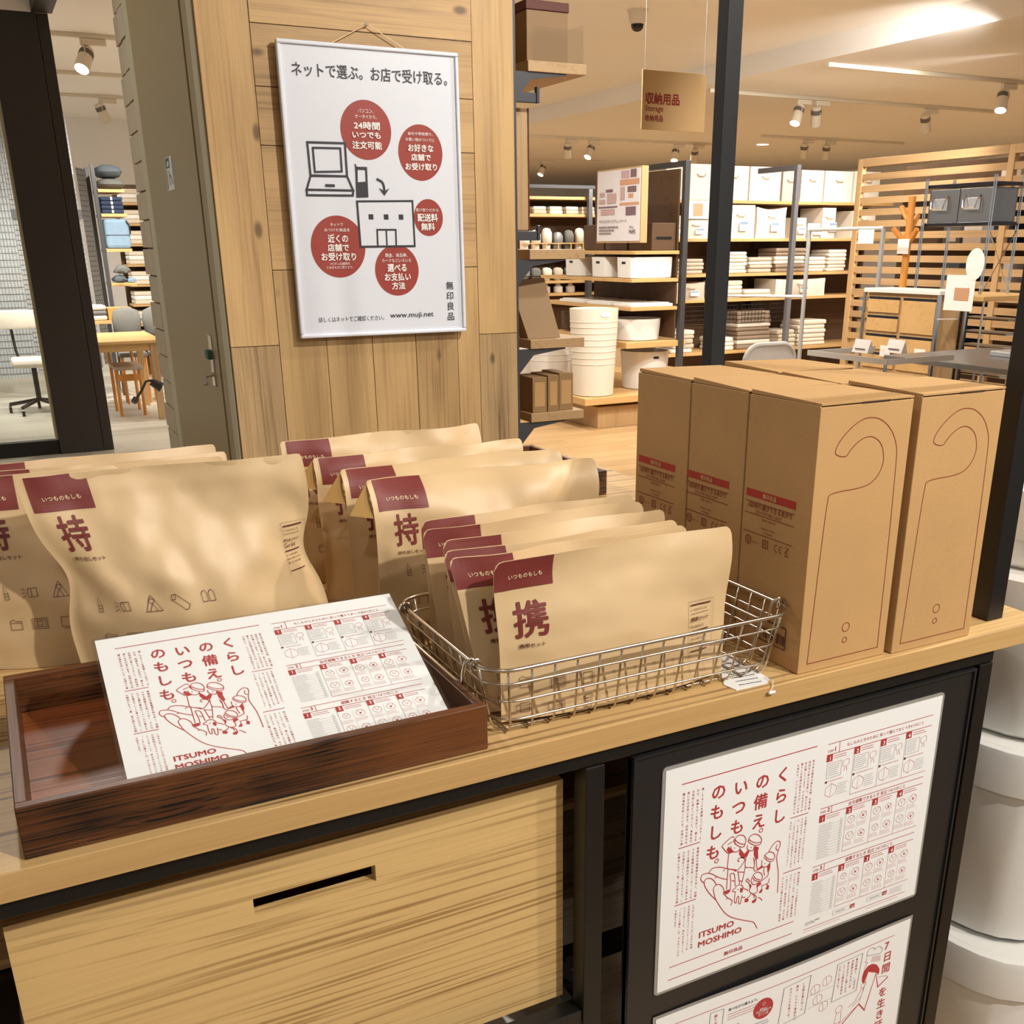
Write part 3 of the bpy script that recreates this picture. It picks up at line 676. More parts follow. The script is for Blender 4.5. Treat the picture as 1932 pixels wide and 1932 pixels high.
def flyer_print():
    p = Print(); R = 'red_ink'
    def hl(x0, x1, y, w=1.1): p.rect(R, x0, HH-y-w/2, x1, HH-y+w/2)
    hl(22, 216, 22, 1.3); hl(21, 51, 104); hl(19.5, 49.5, 180.5); hl(184, 212, 111); hl(180, 208.5, 187.5); hl(16, 205, 266, 1.1); hl(15, 204, 284, 1.1)
    for ch, x, y in (('く', 167, 47), ('ら', 166.5, 75), ('し', 166, 102), ('の', 136.5, 47.5), ('備', 136, 74.4), ('え', 135, 100.5),
                     ('い', 105, 47), ('つ', 104, 73), ('も', 103.5, 99), ('の', 73.5, 44.5), ('も', 73, 70.6), ('し', 72, 97), ('も', 70.5, 123.5)):
        p.glyph(R, ch, x, HH-y, 21.5, 0.022)
    for x, y in ((139.8, 114.5), (76.4, 137)): p.ring(R, x, HH-y, 2.6, 1.2)
    for l in FL_LINES: p.curve(R, vf(l), 1.25, False, 3)
    for f in FL_FILLS: p.poly(R, vf(f))
    for x, y in ((101.5, 127.2), (126.7, 134), (150, 163.8), (134.3, 184), (111.4, 187.7)): p.disc(R, x, HH-y, 0.9, n=8)
    p.text(R, 'ITSUMO', 57, HH-239, w=52, h=8.6, bold=0.03); p.text(R, 'MOSHIMO', 56.5, HH-252.5, w=65, h=8.6, bold=0.03)
    p.text(R, '無印良品', 96.5, HH-279, w=28.5, h=6, bold=0.02)
    def block(cols, x_r, x_l, y0, y1):
        n = len(cols); k = max(len(c) for c in cols); pitch = (y1-y0)/k
        for i, c in enumerate(cols):
            p.column(R, c, x_r+(x_l-x_r)*i/(n-1), HH-y0, pitch*0.82, pitch, 0.008)
    block(['備」することを提案しています。そ', 'れは、知識もモノも含めて、備えを', '日常的に身につけること。食料品の', '買いおきが常にある。近所の防火水', '槽の場所を知っている。日頃から携'], 51, 25, 33, 101)
    block(['帯電話の予備電源を持ち歩く。信頼', 'できる情報元を知っておく…そんな', '小さな積み重ねが一人一人の備える', '力を高めていくと思うからです。こ', 'の機会にもう一度、身の回りを点検'], 48.5, 22.5, 109.5, 178)
    block(['しませんか。そして日ごろから地域', 'の住民同士のコミュニケーションを', 'とっておくこと、声をかけあうこと。', '「くらしの備え」は、そんなところか', 'ら始まります。'], 46.5, 21.5, 186, 254)
    block(['東日本大震災の発生以降、台風や感', '染症など新たな災害に、私たちの不', '安は増しています。そんな日までの', '暮らしは気候の変化やグローバル化', 'も加わり、いつどこで何が起きても'], 212.5, 189, 38.5, 107)
    block(['不思議ではないのかもしれません。', 'それならまず、自分の身は自分で守', 'る。そう思っては家を見渡したとき、', '「これで大丈夫」と自信をもって言え', 'る人は、どのくらいいるでしょう？'], 209, 185.5, 115.5, 183)
    block(['時の経過は、つらい記憶をやわらげ', 'てくれる一方で、備えの意識を風化', 'させていることにも多くの人が気づ', 'くはずです。無印良品は、日々の暮', 'らしの中に備える組み込み「携帯用'], 206, 181, 192.5, 258.5)
    # right page: three rows of four panels
    X = [233, 277, 320.5, 363.5, 407]
    rows = ((24, 38.5, 103.5, '1', 'もしものときのために 知って備えておくべき4つのこと', 128), (111.5, 121.5, 184.5, '2', '自宅避難できるとき 役立つ4つのこと', 96), (194, 204.5, 267, '3', '避難するとき 役立つ4つのこと', 82))
    rnd = random.Random(4)
    def lines(x0, x1, y, n, dy=2.4, ink='grey_ink', th=0.42):
        for i in range(n):
            xe = x0+(x1-x0)*(0.75+0.25*rnd.random()); x = x0
            while x < xe:
                l = 1.0+rnd.random()*2.2
                p.rect(ink, x, HH-y-i*dy-th/2, min(xe, x+l), HH-y-i*dy+th/2); x += l+0.5
    for r, (ya, yb, yc, num, ttl, tw) in enumerate(rows):
        dx = -2.2*r
        hl(X[0]+dx, X[4]+dx, ya, 0.9); hl(X[0]+dx, X[4]+dx, yb, 0.9); hl(X[1]+dx, X[4]+dx, yc, 0.7)
        p.rect(R, X[0]+dx+18.5, HH-yb, X[0]+dx+19.4, HH-ya)
        p.text(R, 'STEP', X[0]+dx+1, HH-yb+3.0, w=9, bold=0.01); p.text(R, num, X[0]+dx+12, HH-yb+3.0, h=6, bold=0.03)
        p.text(R, ttl, (X[0]+X[4])/2+dx+8, HH-(ya+yb)/2, w=tw, anchor='c', bold=0.012)
        for c in range(4):
            x = X[c]+dx
            if c: p.rect('grey_ink', x-0.25, HH-yc, x+0.1, HH-yb)
            p.rect(R, x, HH-yb-9.6, x+9.6, HH-yb)
            p.text('white_ink', str(c+1), x+4.8, HH-yb-4.9, h=5.6, anchor='c', bold=0.03)
            lines(x+12, x+36, yb+3.6, 2, 3.0, R, 0.9)
            if r == 2 and c == 0 or r == 1 and c == 0:
                for i in range(12):
                    y = yb+14+i*4.2
                    lines(x+1, x+22, y, 1); p.rect('grey_ink', x+1, HH-y-2.1, x+37, HH-y-1.9)
                    p.line('grey_ink', [(x+36, HH-y-1.4), (x+39, HH-y-1.4), (x+39, HH-y+1.4), (x+36, HH-y+1.4)], 0.25, True)
            else:
                if r == 0:
                    p.line('grey_ink', [(x+2, HH-yb-12), (x+25, HH-yb-12), (x+25, HH-yb-32), (x+2, HH-yb-32)], 0.35, True)
                    lines(x+4, x+23, yb+15, 6, 2.7)
                    p.disc('brown_ink', x+2.5, HH-yb-37, 1.7, n=12); lines(x+6, x+36, yb+37, 1, 3, R, 0.8)
                    bx, by = x+32, HH-yb-20
                    p.curve(R, [(bx-4, by+5), (bx+4, by+7), (bx+5, by), (bx-3, by-2)], 0.5, True); p.line(R, [(bx, by-3), (bx-2, by-8)], 0.6); p.line(R, [(bx+2, by-3), (bx+3, by-9)], 0.6)
                    bx, by = x+12, HH-yb-50
                    p.line(R, [(bx-9, by+4), (bx, by+9), (bx+9, by+3), (bx+8, by-6), (bx-1, by-10), (bx-9, by-5)], 0.5, True); p.line(R, [(bx, by+9), (bx-1, by-10)], 0.4)
                    lines(x+22, x+38, yb+44, 6, 2.8)
                else:
                    for q, (fx, fy) in enumerate(((10, 20), (30, 19), (10, 44), (30, 45))):
                        bx, by = x+fx, HH-yb-fy
                        k = 0.8+0.3*rnd.random()
                        p.curve(R, [(bx-6*k, by), (bx-3*k, by+6*k), (bx+4*k, by+5*k), (bx+6*k, by-1), (bx+1, by-5*k)], 0.5, True)
                        p.line(R, [(bx-3*k, by+6*k), (bx, by-1), (bx+4*k, by+5*k)], 0.4)
                        if q % 2: p.disc(R, bx, by, 1.6, n=10)
                        lines(x+fx-9, x+fx+8, yb+fy+8, 3, 2.2, R, 0.45)
                    p.rect('grey_ink', x+20, HH-yb-58, x+20.2, HH-yb-13)
    p.text('brown_ink', 'さらに詳しい情報を\n知りたい方は', 225, HH-280, w=24, line=0.9)
    for x0, x1, y in ((271, 300, 276.5), (330, 357, 275.5)):
        p.line('grey_ink', [(x0, HH-y-3), (x1, HH-y-3), (x1, HH-y+3), (x0, HH-y+3)], 0.3, True)
        p.rect(R, x1+1, HH-y-3, x1+9, HH-y+3); p.text('white_ink', '検索', x1+5, HH-y, w=5.5, anchor='c'); lines(x0+5, x1-4, y, 1, 2, 'grey_ink', 1.0)
    hl(223, 400, 286, 0.8); lines(370, 396, 273, 4, 2.4); lines(223, 300, 290, 1, 2, R, 0.5); lines(330, 395, 290, 1, 2, R, 0.5)
    return p
INKS = ['red_ink', 'grey_ink', 'brown_ink', 'white_ink']
INKN = {'red_ink': 'red_lettering', 'grey_ink': 'fine_print', 'brown_ink': 'dark_lettering', 'white_ink': 'white_numerals'}
FP = flyer_print()

# ---- black notice board hung on the table's front, right bay
YB = 0.812
nb = thing('notice_board', 'black framed notice board hung below the table edge', 'board', (0.8, YB, 0.2))
MB().box(0.533, 1.050, YB+0.001, YB+0.012, 0.05, 0.8505, 0.002).build('board_panel', M['board'], nb)
for a in ((0.533, 0.5365, YB-0.002, YB+0.013, 0.05, 0.852), (1.0475, 1.051, YB-0.002, YB+0.013, 0.05, 0.852), (0.5366, 1.0474, YB-0.002, YB+0.013, 0.8485, 0.852), (0.5366, 1.0474, YB-0.002, YB+0.013, 0.05, 0.0535)):
    MB().box(*a).build('frame_strip', M['board'], nb)
SX, SZ = 0.5750, 0.8255
sh = thing('printed_flyer', 'upper laminated flyer reading ITSUMO MOSHIMO on the black board', 'flyer', (SX+0.21, YB, SZ-0.297), 'laminated flyers on the notice board')
def rounded(x0, x1, z0, z1, r, n=5):
    pts = []
    for cx, cz, a0 in ((x1-r, z1-r, 0), (x0+r, z1-r, 90), (x0+r, z0+r, 180), (x1-r, z0+r, 270)):
        for k in range(n+1):
            a = math.radians(a0+90*k/n); pts.append((cx+r*math.cos(a), cz+r*math.sin(a)))
    return pts
MB().prism(rounded(SX-0.004, SX+0.424, SZ-0.301, SZ+0.004, 0.006), 'y', YB-0.0006, YB+0.0008).build('laminate', M['lam'], sh)
MB().box(SX, SX+0.420, YB-0.0012, YB-0.0007, SZ-0.297, SZ).build('sheet', M['paper'], sh)
FP.build(sh, on_front(SX, YB-0.0012, SZ-0.297), INKS, INKN, 0.0001)

# second sheet, its lower part below the frame
S2 = SZ-0.336
s2 = thing('printed_flyer', 'lower laminated flyer about seven days of food on the black board', 'flyer', (SX+0.21, YB, S2-0.297), 'laminated flyers on the notice board')
def wav(u): return 0.004*math.sin(u/420*PI)**2
n2 = 20
vs = []; fs = []
for i in range(n2+1):
    u = 420*i/n2
    vs += [(SX+u/1000, YB-0.0014-wav(u), S2-0.297), (SX+u/1000, YB-0.0014-wav(u), S2)]
for i in range(n2): fs.append((2*i, 2*i+2, 2*i+3, 2*i+1))
mesh_obj('sheet', vs, fs, M['paper'], s2)
vs = []; fs = []
for i in range(n2+1):
    u = -4+428*i/n2
    vs += [(SX+u/1000, YB-0.0008-wav(max(0, min(420, u))), S2-0.301), (SX+u/1000, YB-0.0008-wav(max(0, min(420, u))), S2+0.004)]
for i in range(n2): fs.append((2*i, 2*i+2, 2*i+3, 2*i+1))
mesh_obj('laminate', vs, fs, M['lam'], s2)
p = Print(); R = 'red_ink'
def v2(pts): return [(a, HH-(b-334)) for a, b in pts]
p.rect(R, 18, HH-18.5, 392, HH-17.5, 20, 1)
for ch, y in (('7', 364), ('日', 383.5), ('間', 403.3), ('を', 444), ('生', 464), ('き', 483), ('延', 502), ('び', 521), ('る', 540)): p.glyph(R, ch, 383.5, HH-(y-334), 17, 0.02)
p.line('grey_ink', v2([(333.6, 359.3), (288.1, 360), (284, 420.1), (329.4, 419.4)]), 0.7, True)
for i, c in enumerate(('被災直後と、3日目は、', '冷蔵庫の中をはじめ、', '身のまわりに買いおき', 'している普段の食材を', '工夫して食べる。')): p.column(R, c, 324-i*7.8, HH-29, 4.6, 5.2, 0.01)
p.line('grey_ink', v2([(241, 358), (196, 361.8), (191, 422), (236, 418)]), 0.7, True)
for i, c in enumerate(('3日間を乗り切った', '後は、レトルト食品など', 'のストックを食べる。')): p.column(R, c, 230-i*11, HH-31, 4.6, 5.2, 0.01)
p.poly(R, v2([(338.6, 408.1), (338.1, 400.2), (340.5, 391.2), (346.9, 386), (355.3, 385.4), (364.5, 390.5), (370.7, 399.5), (371.6, 405.4), (369.9, 410.2), (364.7, 403.8), (349, 396.1), (343.2, 414.9)]))
for l, w in (([(291.6, 482), (338.5, 446.5), (351.1, 462.4), (365, 406.1), (372.4, 431.4), (390.1, 421.4)], 2.0), ([(390.1, 421.4), (385.8, 417.5), (370.4, 413.8)], 0.7), ([(349, 396.1), (364.7, 403.8)], 0.7), ([(349, 396.1), (338.5, 446.5)], 0.7), ([(338.5, 446.5), (280, 478)], 0.7)): p.line(R, v2(l), w)
p.curve('grey_ink', v2([(341.6, 367), (343.2, 359.6), (348.7, 356.8), (355.1, 359.2), (356.9, 362), (361.3, 359.5), (367.7, 362.3), (371.5, 367.9), (368, 373)]), 0.6); p.line('grey_ink', v2([(341.6, 367), (368, 373)]), 0.6)
for i in range(7): p.line(R, v2([(354+i*2.6, 373+i*0.6), (353+i*2.6, 382+i*0.6)]), 0.8)
p.line(R, v2([(344, 370), (341, 378), (345, 379), (341, 388)]), 0.8)
for cx, cy in ((68, 388), (164, 381)):
    p.disc(R, cx, HH-(cy-334), 16); p.ring('white_ink', cx, HH-(cy-334)+8, 2.2, 0.5)
    p.text('white_ink', '無理なく\n3日分を備蓄する\nローリング\nストック法', cx, HH-(cy-334)-4, w=24, anchor='c', line=0.95, bold=0.01)
p.text('dark_ink', '食べながら備えよう。', 108, HH-30, w=46, bold=0.01)
p.text('dark_ink', '1 備える', 107, HH-60, w=20, bold=0.01)
rr = random.Random(8)
for i in range(3):
    x = 108
    while x < 150: l = 1.5+2*rr.random(); p.rect(R, x, HH-36-i*4, x+l, HH-35-i*4); x += l+0.7
for i in range(6):
    x = 130
    while x < 172: l = 1.5+2*rr.random(); p.rect('grey_ink', x, HH-68-i*4, x+l, HH-67-i*4); x += l+0.7
p.line('grey_ink', v2([(81, 356), (101, 357), (98, 420), (78, 419)]), 0.6, True)
p.column(R, '繰り返すことで', 89.5, HH-27, 5.2, 6, 0.01)
for bx, by in ((252, 385), (272, 379), (258, 404), (270, 420)):
    p.curve(R, v2([(bx-7, by+6), (bx-8, by-2), (bx-2, by-7), (bx+6, by-4), (bx+7, by+4), (bx, by+8)]), 0.6, True); p.line(R, v2([(bx-3, by-7), (bx, by+7)]), 0.5)
for y in (392.5, 413): p.rect('grey_ink', 240, HH-(y-334), 284, HH-(y-334)+0.4)
p.ring(R, 300, HH-105, 6, 0.7); p.line(R, [(296, HH-111), (294, HH-128), (306, HH-128), (305, HH-111)], 0.7); p.line(R, [(295, HH-128), (296, HH-142)], 0.7); p.line(R, [(304, HH-128), (303, HH-142)], 0.7)
p.ring(R, 343, HH-82, 5, 0.7); p.line(R, [(340, HH-87), (330, HH-104), (318, HH-110)], 0.8); p.line(R, [(345, HH-87), (340, HH-102), (326, HH-112)], 0.8)
p.build(s2, lambda u, v, o: (SX+u/1000, YB-0.0014-wav(max(0, min(420, u)))-o, S2-0.297+v/1000), ['red_ink', 'grey_ink', 'dark_ink', 'white_ink'], {'red_ink': 'red_lettering', 'grey_ink': 'fine_print', 'dark_ink': 'dark_lettering', 'white_ink': 'white_lettering'}, 0.0001)
# ================================================================== ON THE TABLE
# ---- dark stained tray in front
def tray(label, x0, x1, y0, y1, z, h=0.047, t=0.010):
    r = thing('wooden_tray', label, 'tray', ((x0+x1)/2, (y0+y1)/2, z))
    MB().box(x0, x1, y0, y0+t, z, z+h, 0.0012).build('front_board', M['stain'], r)
    MB().box(x0, x1, y1-t, y1, z, z+h, 0.0012).build('back_board', M['stain'], r)
    MB().box(x0, x0+t, y0+t+0.0003, y1-t-0.0003, z, z+h-0.0004, 0.0012).build('end_board', M['stain_y'], r)
    MB().box(x1-t, x1, y0+t+0.0003, y1-t-0.0003, z, z+h-0.0004, 0.0012).build('end_board', M['stain_y'], r)
    n = 3; w = (y1-y0-2*t-0.0008)/n
    for i in range(n):
        MB().box(x0+t+0.0003, x1-t-0.0003, y0+t+0.0004+i*w+0.0004, y0+t+0.0004+(i+1)*w-0.0004, z+0.0005, z+0.007).build('bottom_board', M['stain_in'], r)
    return r
tray('dark stained wooden tray at the front left holding the acrylic sign', -0.042, 0.368, 0.818, 1.121, ZT+0.0004)
tray('dark stained wooden tray at the far end of the table behind the pouches', 0.62, 1.035, 1.70, 2.02, ZT+0.0004)

# ---- acrylic stand with the A4 flyer
A0 = Vector((0.0, 0.8298, 0.9240)); A1 = Vector((0.0, 1.008, 1.0090))
AX0, AX1 = 0.0445, 0.3410
dA = (A1-A0); LA = dA.length; dA.normalize(); nA = Vector((0, -dA.z, dA.y))
st = thing('sign_holder', 'clear acrylic slanted sign holder standing in the dark tray', 'sign holder', (0.19, 0.90, 0.908))
def slant(u, v, o): p = A0+dA*(v/1000)+nA*o; return (AX0+u/1000, p.y, p.z)
def slab_on(name, u0, u1, v0, v1, o0, o1, mat, parent):
    vs = [slant(u, v, o) for o in (o0, o1) for u, v in ((u0, v0), (u1, v0), (u1, v1), (u0, v1))]
    return mesh_obj(name, vs, [(3, 2, 1, 0), (4, 5, 6, 7), (0, 1, 5, 4), (1, 2, 6, 5), (2, 3, 7, 6), (3, 0, 4, 7)], mat, parent)
slab_on('back_plate', -3, 299.5, 0, LA*1000+1, -0.004, -0.0015, M['acrylic'], st)
slab_on('cover_sheet', -3, 299.5, 0, LA*1000+1, 0.0012, 0.0017, M['acrylic'], st)
top = A0+dA*(LA+0.001)
mesh_obj('rear_leg', [(AX0-0.003, 1.0100, 1.0090), (AX1+0.003, 1.0100, 1.0090), (AX1+0.003, 1.0560, 0.909), (AX0-0.003, 1.0560, 0.909),
                      (AX0-0.003, 1.0123, 1.0090), (AX1+0.003, 1.0123, 1.0090), (AX1+0.003, 1.0584, 0.909), (AX0-0.003, 1.0584, 0.909)],
         [(0, 1, 2, 3), (7, 6, 5, 4), (0, 4, 5, 1), (1, 5, 6, 2), (2, 6, 7, 3), (3, 7, 4, 0)], M['acrylic'], st)
pf = thing('printed_flyer', 'small printed flyer in the acrylic holder on the dark tray', 'flyer', (0.19, 0.90, 0.912))
slab_on('sheet', 0, 296.5, 1.5, LA*1000, -0.0010, -0.0004, M['paper'], pf)
KF = 296.5/420
KV = 0.975
FP.build(pf, lambda u, v, o: slant(u, max(0.5, LA*1000-(297*KF-v)*KV), o-0.0004), INKS, INKN, 0.0001, KF)
MB().box(AX0-0.003, AX1+0.003, 0.8290, 0.8305, 0.9078, 0.9235).build('front_lip', M['acrylic'], st)

# ---- stand-up kraft pouches
def smooth(a, b, t):
    t = max(0, min(1, (t-a)/(b-a))); return t*t*(3-2*t)
class Pouch:
    def __init__(s, x0, yc, w, h, d, z, seed, lean=0.0, curl=0.0, rot=0.0, puff=1.0, pinch=0.0, wr=0.0026, shear=0.0, wave=0.010):
        s.__dict__.update(locals())
        # vertical profile of the middle line
        s.N = 60; s.prof = [(0.0, 0.0)]; y = zz = 0.0
        for i in range(s.N):
            t = (i+0.5)/s.N
            a = lean+curl*smooth(0.72, 1.0, t)
            y += math.sin(a)*h/s.N; zz += math.cos(a)*h/s.N
            s.prof.append((y, zz))
    def mid(s, t):
        k = max(0, min(s.N-1e-6, t*s.N)); i = int(k); f = k-i
        a, b = s.prof[i], s.prof[i+1]
        return a[0]+(b[0]-a[0])*f, a[1]+(b[1]-a[1])*f
    def thick(s, u, t):
        e = max(0.0, min(u, 1-u)-0.022)/0.478
        a = (1-(1-e)**2.2) if e < 1 else 1.0
        b = (1-smooth(0.30, 0.93, t))*0.92+0.08*(1-smooth(0.9, 0.99, t))
        return s.d/2*a*b*s.puff
    def P(s, u, t, side, off=0.0):
        yc, zc = s.mid(t)
        wv = noise.noise(Vector((u*3.1+s.seed*3.7, t*2.3, s.seed*1.9)))
        wf = noise.noise(Vector((u*9+s.seed*5.1, t*7, s.seed*2.7+side)))
        edge = smooth(0, 0.06, min(u, 1-u))
        ty = s.thick(u, t)
        bend = s.wave*wv*t*(0.4+t)
        yy_ = yc+bend+side*(ty+0.0006)+edge*s.wr*wf*2.0*(0.5+0.5*(1-abs(2*t-1)))+side*off
        # sides pull in as the pouch fills
        c = 0.5+(u-0.5)*(1-0.030*(1-smooth(0.3, 0.95, t))*s.puff)
        if s.pinch:
            q = math.exp(-((t-0.52)/0.16)**2)*s.pinch
            c += q*(0.5-c)*2*max(0, abs(0.5-u)*2-0.55)
            yy_ -= side*edge*q*0.35*s.d*max(0, abs(0.5-u)*2-0.6)
        x = c*s.w+s.shear*(1-t)
        if s.rot:
            cr, sr = math.cos(s.rot), math.sin(s.rot); x, yy_ = x*cr-yy_*sr, x*sr+yy_*cr
        return Vector((s.x0+x, s.yc+yy_, s.z+zc))
    def body(s, parent, nu=34, nv=26):
        vs = []; fs = []
        us = [0, .006, .02, .035]+[0.035+(0.93)*i/(nu-8) for i in range(1, nu-7)]+[.98, .994, 1]
        us = sorted(set(us)); n = len(us)
        r = s.round_corner
        def uv(u, t):
            # rounded top corners
            return u, t
        for side in (-1, 1):
            for j in range(nv+1):
                for u in us:
                    t = j/nv
                    if r:
                        du = max(0, r-min(u, 1-u)*s.w)/r
                        if du > 0:
                            cut = (1-math.sqrt(max(0, 1-du*du)))*r/s.h
                            t = t*(1-cut)
                    vs.append(s.P(u, t, side))
        m = n*(nv+1)
        for j in range(nv):
            for i in range(n-1):
                a, b, c, d = j*n+i, j*n+i+1, (j+1)*n+i+1, (j+1)*n+i
                fs.append((a, b, c, d)); fs.append((m+d, m+c, m+b, m+a))
        for i in range(n-1):
            fs.append((i+1, i, m+i, m+i+1)); k = nv*n; fs.append((k+i, k+i+1, m+k+i+1, m+k+i))
        for j in range(nv):
            a, b = j*n, (j+1)*n; fs.append((a, b, m+b, m+a)); a += n-1; b += n-1; fs.append((b, a, m+a, m+b))
        return auto_smooth(mesh_obj('pouch_body', vs, fs, M['kraft'], parent), 50)
    round_corner = 0.0
    def fmap(s):
        def f(u, v, o):
            return s.P(min(1, max(0, u/1000/s.w)), min(1, max(0, v/1000/s.h)), -1, 0.0004+o)
        return f

def kit_icon(p, ink, k, x, y, s=1.0, w=0.55):
    L = lambda pts, c=False: p.line(ink, [(x+a*s, y+b*s) for a, b in pts], w, c)
    if k == 'torch': L([(-2, 9), (2, 0), (-2.4, 0)], True); L([(-2, 0), (-2, -7), (2, -7), (2, 0)]); L([(-2, -3), (2, -3)])
    elif k == 'lamp': L([(-3, 5), (-4, 0), (-3, -5), (6, -5), (6, 5)], True); L([(0, 5), (0, -5)]); L([(-10, 5), (-6, 3)]); L([(-10, 0), (-6, 0)]); L([(-10, -5), (-6, -3)])
    elif k == 'cape': L([(-8, -8), (-2, 6), (0, 9), (2, 6), (9, -8)], True); p.ring(ink, x, y+3*s, 2.6*s, w); L([(0, 0), (-4, -8)]); L([(0, 0), (4, -8)])
    elif k == 'roll': L([(-8, 8), (-4, 9), (9, -4), (6, -9), (3, -9), (-9, 3)], True); L([(-9, 3), (-5, 3), (-4, 9)])
    elif k == 'gloves':
        for d in (-4, 4): L([(d-3, -6), (d-3, 3), (d-1, 6), (d+1, 6), (d+3, 3), (d+3, -6)], True)
    elif k == 'pouch': L([(-6, -6), (-6, 4), (-2, 6), (0, 4), (6, 4), (6, -6)], True); L([(-6, 2), (6, 2)])
    elif k == 'case': L([(-8, -6), (-8, 6), (8, 6), (8, -6)], True); L([(-6, -4), (-6, 4), (6, 4), (6, -4)], True); L([(-3, -2), (-3, 2), (3, 2), (3, -2)], True)
    elif k == 'sheet': L([(-6, -6), (-6, 6), (5, 6), (5, -6)], True); L([(7, 5), (7, -8), (-4, -8)])
    elif k == 'mask':
        L([(-5, -5), (-5, 5), (5, 5), (5, -5)], True)
        for b in (-2.5, 0, 2.5): L([(-5, b), (5, b)])
        L([(-5, 3), (-9, 3), (-9, -3), (-5, -3)]); L([(5, 3), (9, 3), (9, -3), (5, -3)])
    elif k == 'kit': L([(-9, -4), (-9, 4), (9, 4), (9, -4)], True); L([(-3, -4), (-3, 4)]); L([(3, -4), (3, 4)]); L([(-1, 0), (1, 0)])
    elif k == 'note': L([(-5, -7), (-3, 7), (6, 7), (4, -7)], True); L([(-2, 3), (3, 3)]); L([(-2, 0), (3, 0)]); L([(-3, -3), (2, -3)])

def label_and_kanji(p, w, h, big, small, lab, kan, cap, caph, lab_text):
    x0, x1, y0, y1 = lab
    p.rect('maroon', x0, y0, x1, y1, 14, 10)
    p.text('cream_ink', 'いつものもしも', lab_text[0], lab_text[1], w=lab_text[2], bold=0.012)
    p.text('maroon', big, kan[0], kan[1], w=kan[2], h=kan[3], bold=0.02)
    p.text('brown_ink', small, cap[0], cap[1], w=cap[2], h=caph, bold=0.014)
def side_note(p, x, y, title, eng, k=1.0):
    B = 'brown_ink'
    p.line(B, [(x, y-62*k), (x, y), (x+36*k, y), (x+36*k, y-62*k)], 0.25)
    p.rect(B, x+3*k, y-5*k, x+32*k, y-3.4*k, 6, 1); p.text(B, 'いつものもしも', x+3*k, y-11*k, w=24*k)
    p.rect(B, x+3*k, y-14*k, x+30*k, y-13.6*k, 6, 1); p.text(B, title, x+3*k, y-23*k, w=27*k, bold=0.015); p.text(B, eng, x+3*k, y-30*k, w=20*k)
    p.rect(B, x+3*k, y-34.6*k, x+30*k, y-33.2*k, 6, 1)
    p.text(B, 'もしもの時に備えて', x+3*k, y-40*k, w=24*k); p.text(B, '中身の点検を忘れずに', x+3*k, y-44.5*k, w=26*k); p.text(B, '鞄に入れて持ち運び', x+3*k, y-49*k, w=24*k)
    p.rect(B, x+3*k, y-58*k, x+28*k, y-56.8*k, 6, 1)
PN = {'maroon': 'maroon_label', 'cream_ink': 'label_lettering', 'brown_ink': 'dark_lettering'}
def go_pouch(label, fold=False, grid=(40, 34), **kw):
    s = Pouch(**kw); s.round_corner = 0.004
    r = thing('kraft_pouch', label, 'pouch', (s.x0+s.w/2, s.yc, s.z), 'large kraft go-kit pouches')
    s.body(r, *grid)
    w, h = s.w*1000, s.h*1000; p = Print()
    label_and_kanji(p, w, h, '持', '持ち出しセット', (7.5, 68, h-38, h-0.5), (23, h-82, 30, 39), (24, h-92, 36), 4.6, (19, h-27, 38))
    for k, x, y in (('torch', 36, 92), ('lamp', 62, 92), ('cape', 92, 92), ('roll', 122, 92), ('gloves', 153, 94), ('pouch', 40, 54), ('case', 65, 54), ('sheet', 94, 54), ('mask', 124, 54), ('kit', 155, 54), ('note', 186, 56)): kit_icon(p, 'brown_ink', k, x, y)
    side_note(p, w-40, h-78, '持ち出しセット', 'Go kit', 1.0)
    p.build(r, s.fmap(), ['maroon', 'cream_ink', 'brown_ink'], PN, 0.00025)
    if fold:
        a_, b_ = s.P(0, 0.985, 1), s.P(0, 0.78, 1); c_ = b_+Vector((-0.026, 0.012, 0.004)); q_ = Vector((0.0, 0.0009, 0.0))
        mesh_obj('folded_corner', [a_, b_, c_, a_+q_, b_+q_, c_+q_], [(0, 1, 2), (5, 4, 3), (0, 3, 4, 1), (1, 4, 5, 2), (2, 5, 3, 0)], M['kraft_in'], r)
    return r
def carry_pouch(label, **kw):
    s = Pouch(**kw); s.round_corner = 0.009
    r = thing('kraft_pouch', label, 'pouch', (s.x0+s.w/2, s.yc, s.z), 'small kraft portable-kit pouches')
    s.body(r, 40, 30)
    w, h = s.w*1000, s.h*1000; p = Print()
    # label with rounded outer corner
    x1, y0, y1 = 65, h-31, h-0.2
    rr = 9
    for i in range(13):
        ua, ub = x1*i/13, x1*(i+1)/13
        def topv(u): return y1-(rr-math.sqrt(max(0, rr*rr-(rr-u)**2)) if u < rr else 0)
        V = []; n = 7
        for j in range(n+1): V += [(ua, y0+(topv(ua)-y0)*j/n), (ub, y0+(topv(ub)-y0)*j/n)]
        p.raw('maroon', V, [(2*j, 2*j+1, 2*j+3, 2*j+2) for j in range(n)])
    p.text('cream_ink', 'いつものもしも', 15, h-20, w=38, bold=0.012)
    p.text('maroon', '携', 17.5, h-82, w=38, h=38, bold=0.02); p.text('brown_ink', '携帯セット', 21, h-92, w=29, h=4.6, bold=0.014)
    for k, x, y in (('pouch', 26, 42), ('case', 62, 37), ('sheet', 97, 36), ('mask', 25, 14), ('kit', 60, 11), ('note', 96, 10)): kit_icon(p, 'brown_ink', k, x, y, 1.0)
    side_note(p, w-56, 94, '携帯セット', 'Portable kit', 0.98)
    p.build(r, s.fmap(), ['maroon', 'cream_ink', 'brown_ink'], PN, 0.00025)
    return r
Z0 = ZT+0.0006
